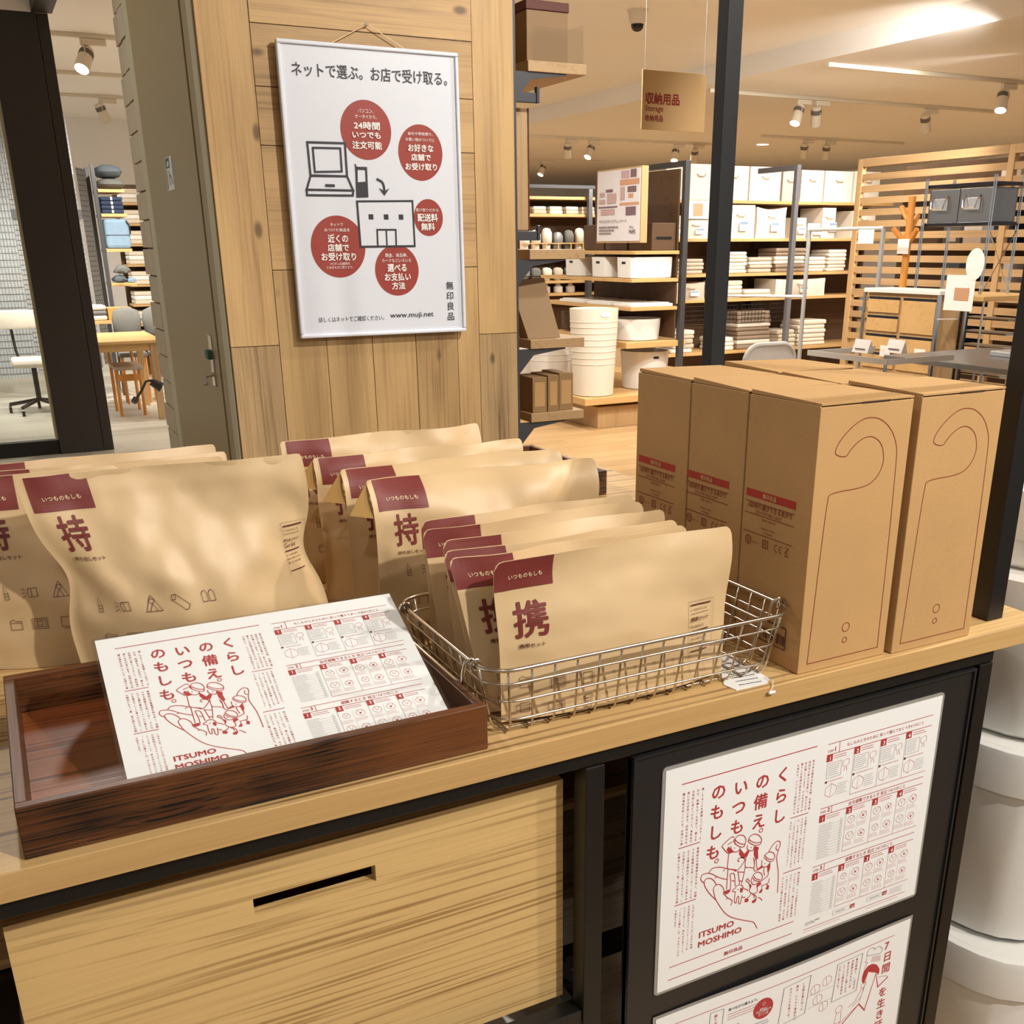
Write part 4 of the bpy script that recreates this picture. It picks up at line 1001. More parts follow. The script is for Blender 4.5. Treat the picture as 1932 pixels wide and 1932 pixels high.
go_pouch('full front kraft pouch with maroon label behind the acrylic sign', x0=0.003, yc=1.190, w=0.300, h=0.235, d=0.100, z=Z0, seed=1.3, lean=-0.02, curl=0.10, pinch=0.12, wr=0.0030, shear=0.030, grid=(72, 56))
go_pouch('second kraft pouch of the left row, its label cut by the frame', x0=-0.066, yc=1.275, w=0.298, h=0.222, d=0.060, z=Z0, seed=2.1, lean=0.02, curl=0.1)
go_pouch('third kraft pouch of the left row, mostly hidden', x0=-0.047, yc=1.345, w=0.298, h=0.214, d=0.055, z=Z0, seed=3.4, lean=0.02, curl=0.25)
go_pouch('rearmost kraft pouch of the left row, top edge by the floor', x0=-0.050, yc=1.41, w=0.300, h=0.213, d=0.055, z=Z0, seed=4.2, lean=0.0, curl=0.3)
go_pouch('front large kraft pouch of the middle row behind the basket', x0=0.370, yc=1.150, w=0.306, h=0.205, d=0.062, z=Z0, seed=5.5, lean=-0.09, curl=0.75, wave=0.024, fold=True)
go_pouch('second large kraft pouch of the middle row', x0=0.364, yc=1.235, w=0.306, h=0.204, d=0.062, z=Z0, seed=6.6, lean=-0.09, curl=0.75, wave=0.024, fold=True)
go_pouch('third large kraft pouch of the middle row', x0=0.355, yc=1.330, w=0.306, h=0.204, d=0.062, z=Z0, seed=7.9, lean=-0.09, curl=0.75, wave=0.024, fold=True)
go_pouch('rearmost large kraft pouch of the middle row', x0=0.338, yc=1.425, w=0.306, h=0.209, d=0.062, z=Z0, seed=8.8, lean=-0.05, curl=0.5, wave=0.02)
ZK = ZT+0.0055
carry_pouch('foremost small kraft pouch in the wire basket, fully visible', x0=0.396, yc=0.8560, w=0.285, h=0.170, d=0.028, z=ZK, seed=11.2, lean=0.01, curl=0.05, wr=0.0010)
for lab, x0, yc, sd, d in (('second small kraft pouch in the basket, label half covered', 0.366, 0.8835, 12.5, 0.020), ('third small kraft pouch in the basket', 0.371, 0.9085, 13.1, 0.022),
                           ('fourth small kraft pouch in the basket', 0.386, 0.955, 14.9, 0.028), ('fifth small kraft pouch in the basket, lying back', 0.384, 1.000, 15.7, 0.028), ('rearmost small kraft pouch in the basket', 0.396, 1.040, 16.4, 0.026)):
    carry_pouch(lab, x0=x0, yc=yc, w=0.280, h=0.168, d=d, z=ZK, seed=sd, lean=0.04, curl=0.15, wr=0.0012, shear=max(0.0, 0.391-x0))

# ---- stainless wire basket
bk = thing('wire_basket', 'stainless steel wire basket of small kraft pouches', 'basket', (0.56, 0.94, ZT))
BZ0, BZ1 = ZT+0.004, ZT+0.0775
def ring_pts(k, r=0.028, n=5):
    """rounded rectangle; k from 0 (bottom) to 1 (rim)"""
    x0, x1 = 0.386-0.016*k, 0.734+0.016*k; y0, y1 = 0.832-0.014*k, 1.060+0.014*k; z = BZ0+(BZ1-BZ0)*k
    return [(a, b, z) for a, b in rounded(x0, x1, y0, y1, r, n)]
MB().tube(ring_pts(1.0, 0.032, 7), 0.0024, 8, True).build('rim', M['wire'], bk, smooth=True)
for k in (0.78, 0.50, 0.20): MB().tube(ring_pts(k, 0.030, 6), 0.0013, 6, True).build('ring_wire', M['wire'], bk, smooth=True)
for i in range(14):
    x = 0.400+0.0246*i
    def at(k, y): return (0.56+(x-0.56)*(1+0.05*k), y, BZ0+(BZ1-BZ0)*k)
    MB().tube([at(1, 0.8205), at(.6, 0.8258), at(.15, 0.8318), at(0.02, 0.836), at(-.02, 0.842), at(-.02, 1.050), at(0.02, 1.056), at(.15, 1.0602), at(.6, 1.0665), at(1, 1.0718)], 0.0012, 6).build('cross_wire', M['wire'], bk, smooth=True)
for i in range(9):
    y = 0.852+0.0235*i
    def at(k, x): return (x, 0.946+(y-0.946)*(1+0.05*k), BZ0+(BZ1-BZ0)*k)
    MB().tube([at(1, 0.3722), at(.6, 0.3785), at(.15, 0.3855), at(.0, 0.390), at(-.055, 0.397), at(-.055, 0.723), at(.0, 0.730), at(.15, 0.7348), at(.6, 0.742), at(1, 0.7482)], 0.0012, 6).build('long_wire', M['wire'], bk, smooth=True)
def handle(xr, sgn):
    pts = []
    for ya, s2_ in ((0.846, 1), (1.036, -1)):
        c = [(xr, ya, BZ1+0.003), (xr+sgn*0.004, ya+0.002*s2_, BZ1+0.008), (xr+sgn*0.010, ya+0.004*s2_, BZ1+0.004), (xr+sgn*0.012, ya+0.006*s2_, BZ1-0.008), (xr+sgn*0.011, ya+0.010*s2_, BZ1-0.020), (xr+sgn*0.010, ya+0.030*s2_, BZ1-0.024)]
        pts.append(c)
    MB().tube(pts[0]+pts[1][::-1], 0.0021, 8).build('handle', M['wire'], bk, smooth=True)
    for ya in (0.846, 1.036):
        MB().tube([(xr+0.0052*math.cos(a), ya+0.002, BZ1+0.0005+0.0052*math.sin(a)) for a in [2*PI*q/14 for q in range(14)]], 0.002, 7, True).build('handle_eye', M['wire'], bk, smooth=True)
handle(0.3700, -1); handle(0.7500, -1)

# ---- price tag lying in the basket and its string
tg = thing('price_tag', 'small cream hang tag lying at the right end of the wire basket', 'tag', (0.69, 0.87, ZT+0.006))
tp = [(0.664, 0.833), (0.676, 0.853), (0.712, 0.905), (0.726, 0.899), (0.719, 0.822), (0.709, 0.8135), (0.667, 0.8145)]
MB().prism(tp[::-1], 'z', ZT+0.0003, ZT+0.0012).build('tag_card', M['paper'], tg)
p = Print(); rr = random.Random(2)
for i in range(7):
    x = 4
    while x < 34: l = 1+2*rr.random(); p.rect('dark_ink', x, i*6+4, x+l, i*6+5.0); x += l+0.8
p.build(tg, lambda u, v, o: (0.672+u*0.0009+v*0.00045, 0.8165+v*0.0016-u*0.0001, ZT+0.0012+o), ['dark_ink'], {'dark_ink': 'fine_print'})
MB().tube([(0.715, 0.826, ZT+0.0022), (0.716, 0.812, ZT+0.004), (0.708, 0.803, ZT+0.001), (0.704, 0.8015, ZT-0.004)], 0.0005, 5).build('tag_string', M['white_ink'], tg)
MB().tube([(0.702, 0.8015, ZT-0.005), (0.710, 0.8010, ZT-0.005)], 0.0018, 7).build('string_clip', M['white_ink'], tg)

# ---- six kraft cartons for portable lights
HOOK = [(42.1,245.3),(27.1,249),(25.5,254.3),(31.8,265.3),(45.6,277.2),(60.2,284.8),(73.7,285.9),(88.2,282.6),(104,271),(113.7,255.2),(116.7,242.8),(117.8,216.3),(120,144.1),(121.4,11.6),(13.6,11),(20.7,201.7),(24.5,208.5),(74.3,209.3),(90.1,217.7),(97.8,231.6),(97.1,243.1),(92.2,255.6),(80.9,264),(68.7,265.8),(55.7,260.3),(46.1,251.6)]
def hook_path():
    corners = {13, 14}; P = HOOK; out = []
    n = len(P)
    for i in range(n):
        a, b = Vector(P[i]), Vector(P[(i+1) % n])
        out.append(tuple(a))
    return out
def chaikin(pts, keep, it=2):
    for _ in range(it):
        o = []; nk = set(); n = len(pts)
        for i in range(n):
            a = Vector(pts[i]); b = Vector(pts[(i+1) % n])
            if i in keep: nk.add(len(o)); o.append(tuple(a))
            if i in keep: q = a.lerp(b, 0.02)
            else: q = a.lerp(b, 0.25)
            r = a.lerp(b, 0.98) if (i+1) % n in keep else a.lerp(b, 0.75)
            o += [tuple(q), tuple(r)]
        pts, keep = o, nk
    return pts
HK = chaikin(HOOK, {13, 14}, 2)
def carton(label, x0, x1, y0, y1, z1, front=True, seed=0):
    r = thing('kraft_carton', label, 'box', ((x0+x1)/2, (y0+y1)/2, ZT), 'kraft cartons at the right end of the table')
    g = 0.0006
    x0 += g; x1 -= g; y0 += g; y1 -= g; zb = ZT+0.0006
    rn = random.Random(seed)
    MB().box(x0, x1, y0, y1, zb, z1-0.0035, 0.0008).build('carton_body', M['carton'], r)
    MB().box(x0+0.003, x1-0.003, y0+0.002, y1-0.003, z1-0.0034, z1-0.002).build('lid_gap_shade', M['carton_dark'], r)  # dark sheet, its colour stands in for shade under the lid
    # lid slightly lifted along the left side, hinged at the front
    lf = 0.0026+0.0016*rn.random()
    vs = [(x0+0.0012, y0+0.0002, z1-0.0019), (x1, y0+0.0002, z1-0.0019), (x1-0.001, y1-0.001, z1-0.0019), (x0+0.0016, y1-0.001, z1-0.0015),
          (x0+0.0012, y0+0.0002, z1+0.0002), (x1, y0+0.0002, z1), (x1-0.001, y1-0.001, z1), (x0+0.0016, y1-0.001, z1+lf)]
    mesh_obj('lid_flap', vs, [(0, 3, 2, 1), (4, 5, 6, 7), (0, 1, 5, 4), (1, 2, 6, 5), (2, 3, 7, 6), (3, 0, 4, 7)], M['carton'], r)
    MB().box(x0+0.0001, x0+0.0014, y0+0.001, y1-0.001, z1-0.0034, z1-0.0022).build('top_rim', M['carton_edge'], r)
    if front:
        p = Print(); p.line('rust_ink', HK, 1.0, True); p.ring('rust_ink', 67.5, 46.8, 5.4, 0.9); p.ring('rust_ink', 67.5, 31, 3.3, 0.9)
        p.build(r, on_front(x0-0.0006, y0, ZT), ['rust_ink'], {'rust_ink': 'outline_print'}, 0.0002)
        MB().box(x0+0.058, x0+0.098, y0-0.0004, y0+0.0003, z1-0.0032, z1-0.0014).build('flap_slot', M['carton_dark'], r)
    dep = (y1-y0)*1000
    p = Print(); B = 'rust_ink'
    X = lambda yv: dep-yv          # print runs from the back edge to the front edge
    p.rect('red_bar', X(111), 187, X(25.3), 196); p.text('carton_edge', '無印良品', X(69), 191.6, w=24, h=6, anchor='c', bold=0.02)
    for z in (181.6, 167.8, 145.8): p.rect(B, X(111.5), z-0.4, X(25.5), z+0.4)
    p.text(B, 'LED持ち運びできるあかり', X(106), 174.6, w=76, h=7.2, bold=0.01); p.text(B, 'LED PORTABLE LIGHT', X(92), 169.6, w=46, h=3.6)
    p.text(B, '型番 MJR-B1', X(80.5), 162.2, w=24, h=3.0); p.text(B, 'MADE IN CHINA', X(80.5), 152.8, w=24, h=2.2); p.text(B, '中国製', X(76), 148.2, w=16, h=2.2)
    p.ring(B, X(102), 136, 5, 1.1); p.line(B, [(X(104), 137.5), (X(100), 137.5), (X(100.5), 134), (X(103.5), 134)], 0.7, True)
    p.text(B, '段ボール', X(94), 134, w=12, h=2.4); p.line(B, [(X(76), 132.5), (X(67), 132.5), (X(67), 141), (X(76), 141)], 1.1, True); p.text(B, '紙', X(71.5), 136.8, h=5, anchor='c')
    for cx in (52, 44):
        p.line(B, [(X(cx)+3.4*math.cos(math.radians(a)), 136.5+3.8*math.sin(math.radians(a))) for a in range(60, 301, 20)], 0.8)
    p.line(B, [(X(47.4), 136.5), (X(44.2), 136.5)], 0.8)
    p.line(B, [(X(38), 141.5), (X(31), 141.5), (X(36.5), 134.5)], 0.6); p.line(B, [(X(37), 135), (X(31), 135)], 0.6); p.line(B, [(X(38), 135), (X(31.5), 141.5)], 0.6); p.rect(B, X(37.5), 131.5, X(31), 132.6)
    if seed == 1:
        p.line('brown_ink', [(X(70), 22), (X(24), 22), (X(24), 48), (X(70), 48)], 1.4, True)
        for i in range(12): p.rect('brown_ink', X(66)+i*3.4, 26, X(66)+i*3.4+1.2+0.8*(i % 3), 38)
    p.build(r, lambda u, v, o: (x0-o, y1-u/1000, ZT+v/1000), ['red_bar', 'rust_ink', 'carton_edge', 'brown_ink'], {'red_bar': 'red_bar', 'rust_ink': 'side_lettering', 'carton_edge': 'bar_lettering', 'brown_ink': 'barcode_panel'}, 0.0002)
    return r
carton('front left kraft carton with red hook outline, beside the basket', 0.7545, 0.8885, 0.8160, 0.9330, 1.2045, True, 1)
carton('middle carton of the left carton row', 0.7540, 0.8880, 0.9340, 1.0440, 1.2050, False, 2)
carton('rear carton of the left carton row', 0.7535, 0.8875, 1.0450, 1.1640, 1.2055, False, 3)
carton('front right kraft carton with red hook outline, by the black post', 0.8955, 1.0290, 0.8120, 0.9300, 1.2055, True, 4)
carton('middle carton of the right carton row', 0.8950, 1.0290, 0.9370, 1.0480, 1.2035, False, 5)
carton('rear carton of the right carton row', 0.8945, 1.0285, 1.0520, 1.1680, 1.2060, False, 6)
# ================================================================== HANGING POSTER ON THE PLANK WALL
PX, PZ, PY = 0.7985, 1.8665, 2.997
pt = thing('framed_poster', 'white framed poster with red circles hanging on the plank wall', 'poster', (1.055, PY, 1.115))
MB().box(PX+0.006, PX+0.506, PY+0.001, PY+0.006, PZ-0.745, PZ-0.004).build('poster_sheet', M['poster'], pt)
for a in ((PX, PX+0.512, PY-0.006, PY+0.012, PZ-0.010, PZ), (PX, PX+0.512, PY-0.006, PY+0.012, PZ-0.751, PZ-0.741),
          (PX, PX+0.010, PY-0.006, PY+0.012, PZ-0.7408, PZ-0.0102), (PX+0.502, PX+0.512, PY-0.006, PY+0.012, PZ-0.7408, PZ-0.0102)):
    MB().box(*a, 0.003).build('frame_bar', M['poster_frame'], pt)
MB().tube([(PX+0.146, PY+0.012, PZ-0.002), (1.054, W-0.012, 1.9195)], 0.0013, 6).build('hanging_string', M['cream_ink'], pt)
MB().tube([(1.054, W-0.012, 1.9195), (PX+0.366, PY+0.012, PZ-0.002)], 0.0013, 6).build('hanging_string', M['cream_ink'], pt)
MB().tube([(1.054, W, 1.9195), (1.054, W-0.016, 1.9195)], 0.004, 8).build('push_pin', M['chrome'], pt)
p = Print(); D = 'dark_ink'; C = 'circle_red'; WI = 'white_ink'; PH = 748.0
def q(pts): return [(a, PH-b) for a, b in pts]
def T(ink, t, box, bold=0.0): p.text(ink, t, box[0], PH-box[3], w=box[2]-box[0], h=box[3]-box[1], bold=bold)
T(D, 'ネットで選ぶ。お店で受け取る。', (36, 50, 478, 84), 0.008)
for x, y, rx, ry in ((231, 206, 73, 75), (389, 258, 67, 73), (405, 429, 45, 50), (129, 507, 79, 82), (300, 572, 67, 70)):
    p.disc(C, x, PH-y, rx, ry, 48)
# the shop front stands in front of two circles
p.poly('poster', q([(192, 388), (357, 385), (358, 506), (194, 507)]))
for l, w, c in (([(192, 388), (357, 385), (358, 506), (194, 507)], 5.5, True), ([(245, 506), (246, 462), (302, 462), (301, 506)], 5, False), ([(273, 462), (273, 506)], 4.5, False)): p.line(D, q(l), w, c)
for x in (230, 275, 320): p.rect(D, x-7, PH-435, x+7, PH-421)
for l, w, c in (([(63, 242), (168, 241), (168, 324), (65, 324)], 5.5, True), ([(77, 255), (154, 254), (154, 312), (78, 315)], 5, True), ([(65, 325), (168, 324), (183, 360), (51, 360)], 5.5, True), ([(51, 360), (51, 374), (181, 373), (183, 360)], 5.5, True)): p.line(D, q(l), w, c)
p.rect(D, 104, PH-352, 131, PH-345)
p.line(D, q([(193, 292), (195, 300), (193, 376), (224, 375), (225, 301), (195, 301)]), 4); p.line(D, q([(198, 305), (223, 305), (223, 338), (196, 340)]), 3, True)
p.rect(D, 195, PH-375, 223, PH-340)
for i in range(3):
    for j in range(4): p.rect('poster', 197.5+i*9, PH-350-j*7.6, 202.5+i*9, PH-346-j*7.6)
p.curve(D, q([(253, 329), (269, 337), (274, 351), (274, 366)]), 6); p.poly(D, q([(258, 352), (274, 372), (290, 352), (274, 360)]))
T(WI, 'パソコン、', (210, 153, 255, 164), 0.006); T(WI, 'ケータイから、', (201, 168, 264, 178), 0.006); T(WI, '24時間', (196, 185, 271, 205), 0.03); T(WI, 'いつでも', (190, 210, 272, 227), 0.03); T(WI, '注文可能', (188, 234, 274, 254), 0.03)
T(WI, '会社や学校帰り、', (352, 205, 428, 214), 0.006); T(WI, 'お買い物のついでに', (345, 220, 432, 229), 0.006); T(WI, 'お好きな', (351, 236, 428, 256), 0.03); T(WI, '店舗で', (359, 261, 419, 279), 0.03); T(WI, 'お受け取り', (340, 285, 437, 304), 0.03)
T(WI, '受け取りだから', (366, 404, 436, 413), 0.006); T(WI, '配送料', (370, 418, 433, 440), 0.03); T(WI, '無料', (380, 443, 423, 464), 0.03)
T(WI, 'ネットで', (109, 444, 146, 453), 0.006); T(WI, 'みつけた商品を', (91, 458, 165, 467), 0.006); T(WI, '近くの', (99, 474, 158, 496), 0.03); T(WI, '店舗で', (97, 499, 159, 519), 0.03); T(WI, 'お受け取り', (77, 522, 178, 544), 0.03); T(WI, '※ただし店舗限定', (101, 548, 159, 555)); T(WI, 'とあるものに限ります。', (91, 558, 168, 565))
T(WI, '現金、商品券、', (265, 525, 334, 536), 0.006); T(WI, 'カードなどいろいろ', (255, 540, 344, 550), 0.006); T(WI, '選べる', (270, 554, 329, 576), 0.03); T(WI, 'お支払い', (260, 579, 341, 601), 0.03); T(WI, '方法', (281, 604, 322, 625), 0.03)
T(D, '詳しくはネットでご確認ください。', (56, 695, 252, 709)); T(D, 'www.muji.net', (271, 690, 408, 708), 0.005)
for i, ch in enumerate('無印良品'): p.glyph(D, ch, 464, PH-617-i*29.5, 25, 0.006)
p.build(pt, on_front(PX, PY+0.001, PZ-0.748), [C, 'poster', D, WI], {C: 'red_circle_print', 'poster': 'shop_drawing_ground', D: 'dark_lettering', WI: 'white_lettering'}, 0.0004)
# ================================================================== SHOP BEHIND: shelves on the pillar's right side
sf = thing('bracket_shelves', 'narrow oak shelves on steel brackets beside the plank pillar', 'shelf', (1.65, 3.4, 0))
MB().box(1.512, 1.532, 3.075, 3.10, 0.0, 2.75, 0.001).build('upright_rail', M['rail'], sf)
BS = (1.852, 1.318, 1.040, 0.800)
for z in BS:
    MB().box(1.586, 1.790, 3.10, 3.85, z, z+0.030, 0.002).build('shelf_board', M['oak_y'], sf)
    MB().prism([(1.532, z-0.075), (1.540, z-0.085), (1.60, z-0.02), (1.72, z-0.004), (1.72, z-0.0005), (1.532, z-0.0005)], 'y', 3.106, 3.120).build('bracket', M['rail'], sf)
for z in (1.765, 1.375):
    MB().box(1.534, 1.605, 3.084, 3.098, z, z+0.028, 0.002).build('hook_arm', M['rail'], sf)
    MB().box(1.606, 1.616, 3.082, 3.100, z, z+0.045, 0.002).build('hook_tip', M['rail'], sf)
pn = thing('hanging_mat', 'tall brown wood mat hanging between the two bracket arms', 'mat', (1.575, 3.14, 1.42))
MB().box(1.545, 1.598, 3.128, 3.150, 1.405, 1.755, 0.003).build('panel_face', M['oak_z'], pn)
MB().box(1.5975, 1.6005, 3.126, 3.152, 1.405, 1.755).build('panel_edge', M['lid_brown'], pn)
kb = thing('gift_box', 'tall kraft gift box with brown lid on the top bracket shelf', 'box', (1.68, 3.3, 1.882))
MB().box(1.600, 1.742, 3.135, 3.60, 1.8826, 2.022, 0.002).build('box_body', M['brown_bag'], kb)
MB().box(1.597, 1.745, 3.132, 3.603, 2.0225, 2.048, 0.002).build('box_lid', M['lid_brown'], kb)
ac = thing('acrylic_stop', 'clear acrylic guard at the end of the top bracket shelf', 'guard', (1.78, 3.1, 1.88))
MB().box(1.610, 1.785, 3.112, 3.115, 1.8825, 1.975).build('guard_face', M['acrylic'], ac)
MB().box(1.782, 1.785, 3.1155, 3.6, 1.8825, 1.99).build('guard_side', M['acrylic'], ac)
pb = thing('paper_bag', 'brown paper bag in a clear sleeve on the bracket shelf', 'bag', (1.64, 3.2, 1.071))
MB().add([(1.598, 3.14, 1.0706), (1.716, 3.135, 1.0706), (1.716, 3.20, 1.0706), (1.598, 3.205, 1.0706), (1.560, 3.20, 1.252), (1.690, 3.20, 1.258), (1.690, 3.215, 1.258), (1.560, 3.215, 1.252)],
         [(0, 3, 2, 1), (4, 5, 6, 7), (0, 1, 5, 4), (1, 2, 6, 5), (2, 3, 7, 6), (3, 0, 4, 7)]).build('bag_body', M['brown_bag'], pb)
MB().add([(1.559, 3.1985, 1.235), (1.6905, 3.1985, 1.241), (1.6905, 3.2165, 1.2585), (1.559, 3.2165, 1.2525), (1.559, 3.2165, 1.235), (1.6905, 3.2165, 1.241)],
         [(0, 1, 2, 3), (0, 4, 5, 1)]).build('bag_fold', M['brown_bag'], pb)
for i, (a, b, d) in enumerate(((1.598, 1.652, 0.0), (1.656, 1.698, 0.0), (1.706, 1.760, 0.012))):
    o = thing('small_kraft_box', ('left', 'middle', 'right')[i]+' small kraft box on the lowest bracket shelf', 'box', ((a+b)/2, 3.16, 0.83), 'small kraft boxes on the lowest bracket shelf')
    MB().box(a, b, 3.112+d, 3.24+d, 0.8305, 0.946+0.004*i, 0.001).build('box_body', M['brown_bag'], o)
    MB().box(a+0.008, b-0.008, 3.1115+d, 3.1122+d, 0.850, 0.930).build('front_panel', M['carton'], o)

# ================================================================== gondola of white bins
gd = thing('gondola', 'oak and steel gondola holding white plastic bins', 'shelf unit', (4.6, 7.5, 0))
MB().box(4.18, 5.86, 7.02, 8.6, 0.0, 0.165, 0.003).build('plinth', M['oak_z'], gd)
MB().box(4.02, 5.88, 6.945, 8.7, 0.195, 0.250, 0.004).build('base_board', M['oak'], gd)
MB().box(4.30, 5.8, 7.1, 8.6, 0.1655, 0.1945).build('base_rim', M['gap'], gd)
MB().box(4.42, 4.98, 7.0, 8.5, 0.600, 0.646, 0.004).build('shelf_board', M['oak'], gd)
for z in (0.880, 1.090, 1.292): MB().box(4.455, 4.885, 7.0, 8.5, z, z+0.026, 0.002).build('shelf_board', M['oak'], gd)
for x, y in ((4.905, 6.985), (4.905, 8.45)): MB().box(x, x+0.045, y, y+0.045, 0.2505, 1.955 if y < 8 else 1.3, 0.002).build('post', M['rail'], gd)
MB().box(4.905, 4.95, 7.031, 7.55, 1.915, 1.955).build('top_arm', M['rail'], gd)
MB().box(4.886, 4.902, 7.04, 8.3, 0.66, 1.90).build('back_panel', M['brown_shelf'], gd)
# second rack post
rk = thing('steel_rack_frame', 'dark grey steel rack frame in front of the far fabric boxes', 'rack', (6.01, 7.2, 0))
MB().box(6.0, 6.04, 7.0, 7.04, 0, 1.955, 0.002).build('post', M['rail_light'], rk)
MB().box(6.0, 6.04, 7.041, 7.50, 1.915, 1.955, 0.002).build('top_arm', M['rail_light'], rk)
MB().box(5.9, 6.14, 6.98, 7.06, 0, 0.012, 0.002).build('foot_plate', M['rail_light'], rk)
def round_bin(name, label, cat, c, r0, r1, h, mat, n=32, power=None, hole=None, bands=(), sx=1.0, sy=1.0):
    o = thing(name, label, cat, c)
    t = 0.006
    prof = [(r0*0.94, 0.0), (r0, 0.006), (r1, h-0.004), (r1, h), (r1-t, h), (r0-t, 0.01)]
    auto_smooth(MB().lathe(prof, c, n, sx, sy, power).build('bin_body', M[mat], o), 40)
    for i, z in enumerate(bands):
        rr_ = r0+(r1-r0)*z/h+0.003
        auto_smooth(MB().lathe([(rr_-0.006, z-0.003), (rr_, z-0.002), (rr_, z+0.002), (rr_-0.006, z+0.003)], c, n, sx, sy, power).build('stacked_rim', M[mat], o), 40)
    if hole:
        a, z, w_, h_, m_ = hole
        ca, sa = math.cos(a), math.sin(a); rr_ = r0+(r1-r0)*z/h
        pts = rounded(-w_/2, w_/2, z-h_/2, z+h_/2, h_*0.45, 4); vs = []
        for off in (-0.003, 0.0025):
            for u, v in pts: vs.append((c[0]+ca*(rr_+off)-sa*u, c[1]+sa*(rr_+off)+ca*u, c[2]+v))
        k = len(pts)
        mesh_obj('grip_hole', vs, [tuple(range(k)), tuple(range(2*k-1, k-1, -1))]+[(i, (i+1) % k, k+(i+1) % k, k+i) for i in range(k)], M[m_], o)
    return o
TW = math.atan2(-7.3, -4.3)
round_bin('bin_stack', 'tall stack of cream plastic tubs with white rims at the gondola corner', 'tub stack', (4.205, 7.14, 0.2505), 0.158, 0.190, 0.655, 'cream_plastic', bands=(0.245, 0.29, 0.34, 0.385, 0.43, 0.475, 0.52, 0.56), hole=(TW+0.5, 0.615, 0.075, 0.032, 'white_ink'))
round_bin('plastic_tub', 'low cream tub with dark grip hole beside the tub stack', 'tub', (4.80, 7.32, 0.2505), 0.178, 0.200, 0.30, 'white_plastic', hole=(TW+0.45, 0.255, 0.05, 0.018, 'smoke'))
round_bin('plastic_tub', 'white basin tub on the middle board of the gondola', 'tub', (4.66, 7.25, 0.6465), 0.185, 0.200, 0.165, 'white_plastic')
round_bin('bin_stack', 'short stack of white tubs at the far left of the gondola', 'tub stack', (4.26, 7.95, 0.2505), 0.165, 0.195, 0.34, 'white_plastic', bands=(0.2, 0.25, 0.3))
round_bin('plastic_tub', 'white tub standing behind the tall tub stack', 'tub', (4.30, 8.42, 0.2505), 0.17, 0.195, 0.34, 'white_plastic', bands=(0.31,))
for i, (y0, y1) in enumerate(((7.03, 7.27), (7.42, 7.66), (7.86, 8.10))):
    o = thing('soft_box', ('nearest white handled box, long side showing', 'middle white handled box on the gondola shelf', 'farthest white handled box on the gondola shelf')[i], 'box', (4.66, (y0+y1)/2, 1.116), 'white handled boxes on the gondola')
    auto_smooth(MB().lathe([(0.92, 0.0), (0.97, 0.006), (1.0, 0.150), (1.0, 0.155), (0.96, 0.155), (0.94, 0.02)], (4.665, (y0+y1)/2, 1.1165), 36, 0.195, (y1-y0)/2, 9).build('box_body', M['white_plastic'], o), 40)
    MB().box(4.4695, 4.4745, (y0+y1)/2-0.028, (y0+y1)/2+0.028, 1.222, 1.240, 0.002).build('grip_hole', M['smoke'], o)
for i, (y0, y1) in enumerate(((7.04, 7.30), (7.36, 7.72), (7.80, 8.2))):
    o = thing('flat_plastic_cover', ('nearest', 'middle', 'farthest')[i]+' flat white cover lying on the shelf below the handled boxes', 'cover', (4.66, (y0+y1)/2, 0.907), 'flat white covers')
    MB().box(4.48, 4.87, y0, y1, 0.9065, 0.928, 0.004).build('lid_plate', M['white_plastic'], o)
    MB().box(4.50, 4.85, y0+0.02, y1-0.02, 0.9285, 0.936, 0.003).build('lid_rim', M['white_plastic'], o)
for i, z in enumerate((1.3185, 0.6465)):
    for j in range(3):
        o = thing('storage_box', '%s brown storage box on the %s gondola shelf by the steel post' % (('front', 'middle', 'rear')[j], ('top', 'second')[i]), 'box', (4.78, 7.15+j*0.42, z), 'brown storage boxes')
        MB().box(4.66, 4.882, (7.05, 7.46)[i]+j*0.36, (7.38, 7.78)[i]+j*0.36, z, z+(0.20, 0.16)[i], 0.006).build('box_body', M['brown_shelf'], o)
        MB().box(4.70, 4.84, (7.048, 7.458)[i]+j*0.36, (7.0505, 7.4605)[i]+j*0.36, z+0.08, z+0.10).build('box_handle', M['smoke'], o)
wbk = thing('wire_bin', 'steel mesh bin beside the white basin tub', 'basket', (4.93, 7.1, 0.647))
for i in range(9): MB().tube([(4.968, 7.06+i*0.03, 0.648), (4.968, 7.06+i*0.03, 0.76)], 0.002, 5).build('mesh_wire', M['steel'], wbk)
for k in range(5): MB().tube([(4.968, 7.06, 0.65+k*0.027), (4.968, 7.30, 0.65+k*0.027)], 0.002, 5).build('mesh_wire', M['steel'], wbk)
# sign board on the gondola's end
sg = thing('photo_sign', 'oak framed photo sign board with price on the gondola end', 'sign', (4.44, 7.17, 1.37))
MB().box(4.432, 4.49, 6.86, 7.50, 1.375, 1.90, 0.002).build('board_box', M['oak_z'], sg)
MB().box(4.428, 4.4315, 6.875, 7.485, 1.388, 1.888).build('photo_sheet', M['photo_pale'], sg)
p = Print()
def Rr(ink, a, b, c, d): p.rect(ink, a, b, c, d)
for ink, a, b, c, d in (('photo_tan', 330, 390, 600, 430), ('photo_dark', 480, 440, 560, 495), ('photo_pink', 350, 440, 460, 490), ('photo_pink', 30, 270, 120, 300), ('photo_dark', 130, 350, 230, 370), ('photo_pink', 40, 320, 110, 350),
                       ('photo_dark', 20, 240, 300, 250), ('photo_tan', 330, 250, 600, 270), ('photo_dark', 420, 180, 560, 240), ('photo_pink', 60, 190, 260, 232), ('photo_tan', 450, 300, 520, 330), ('photo_pink', 340, 290, 400, 380), ('photo_dark', 440, 340, 560, 380), ('photo_pink', 150, 270, 280, 340)): Rr(ink, a, b, c, d)
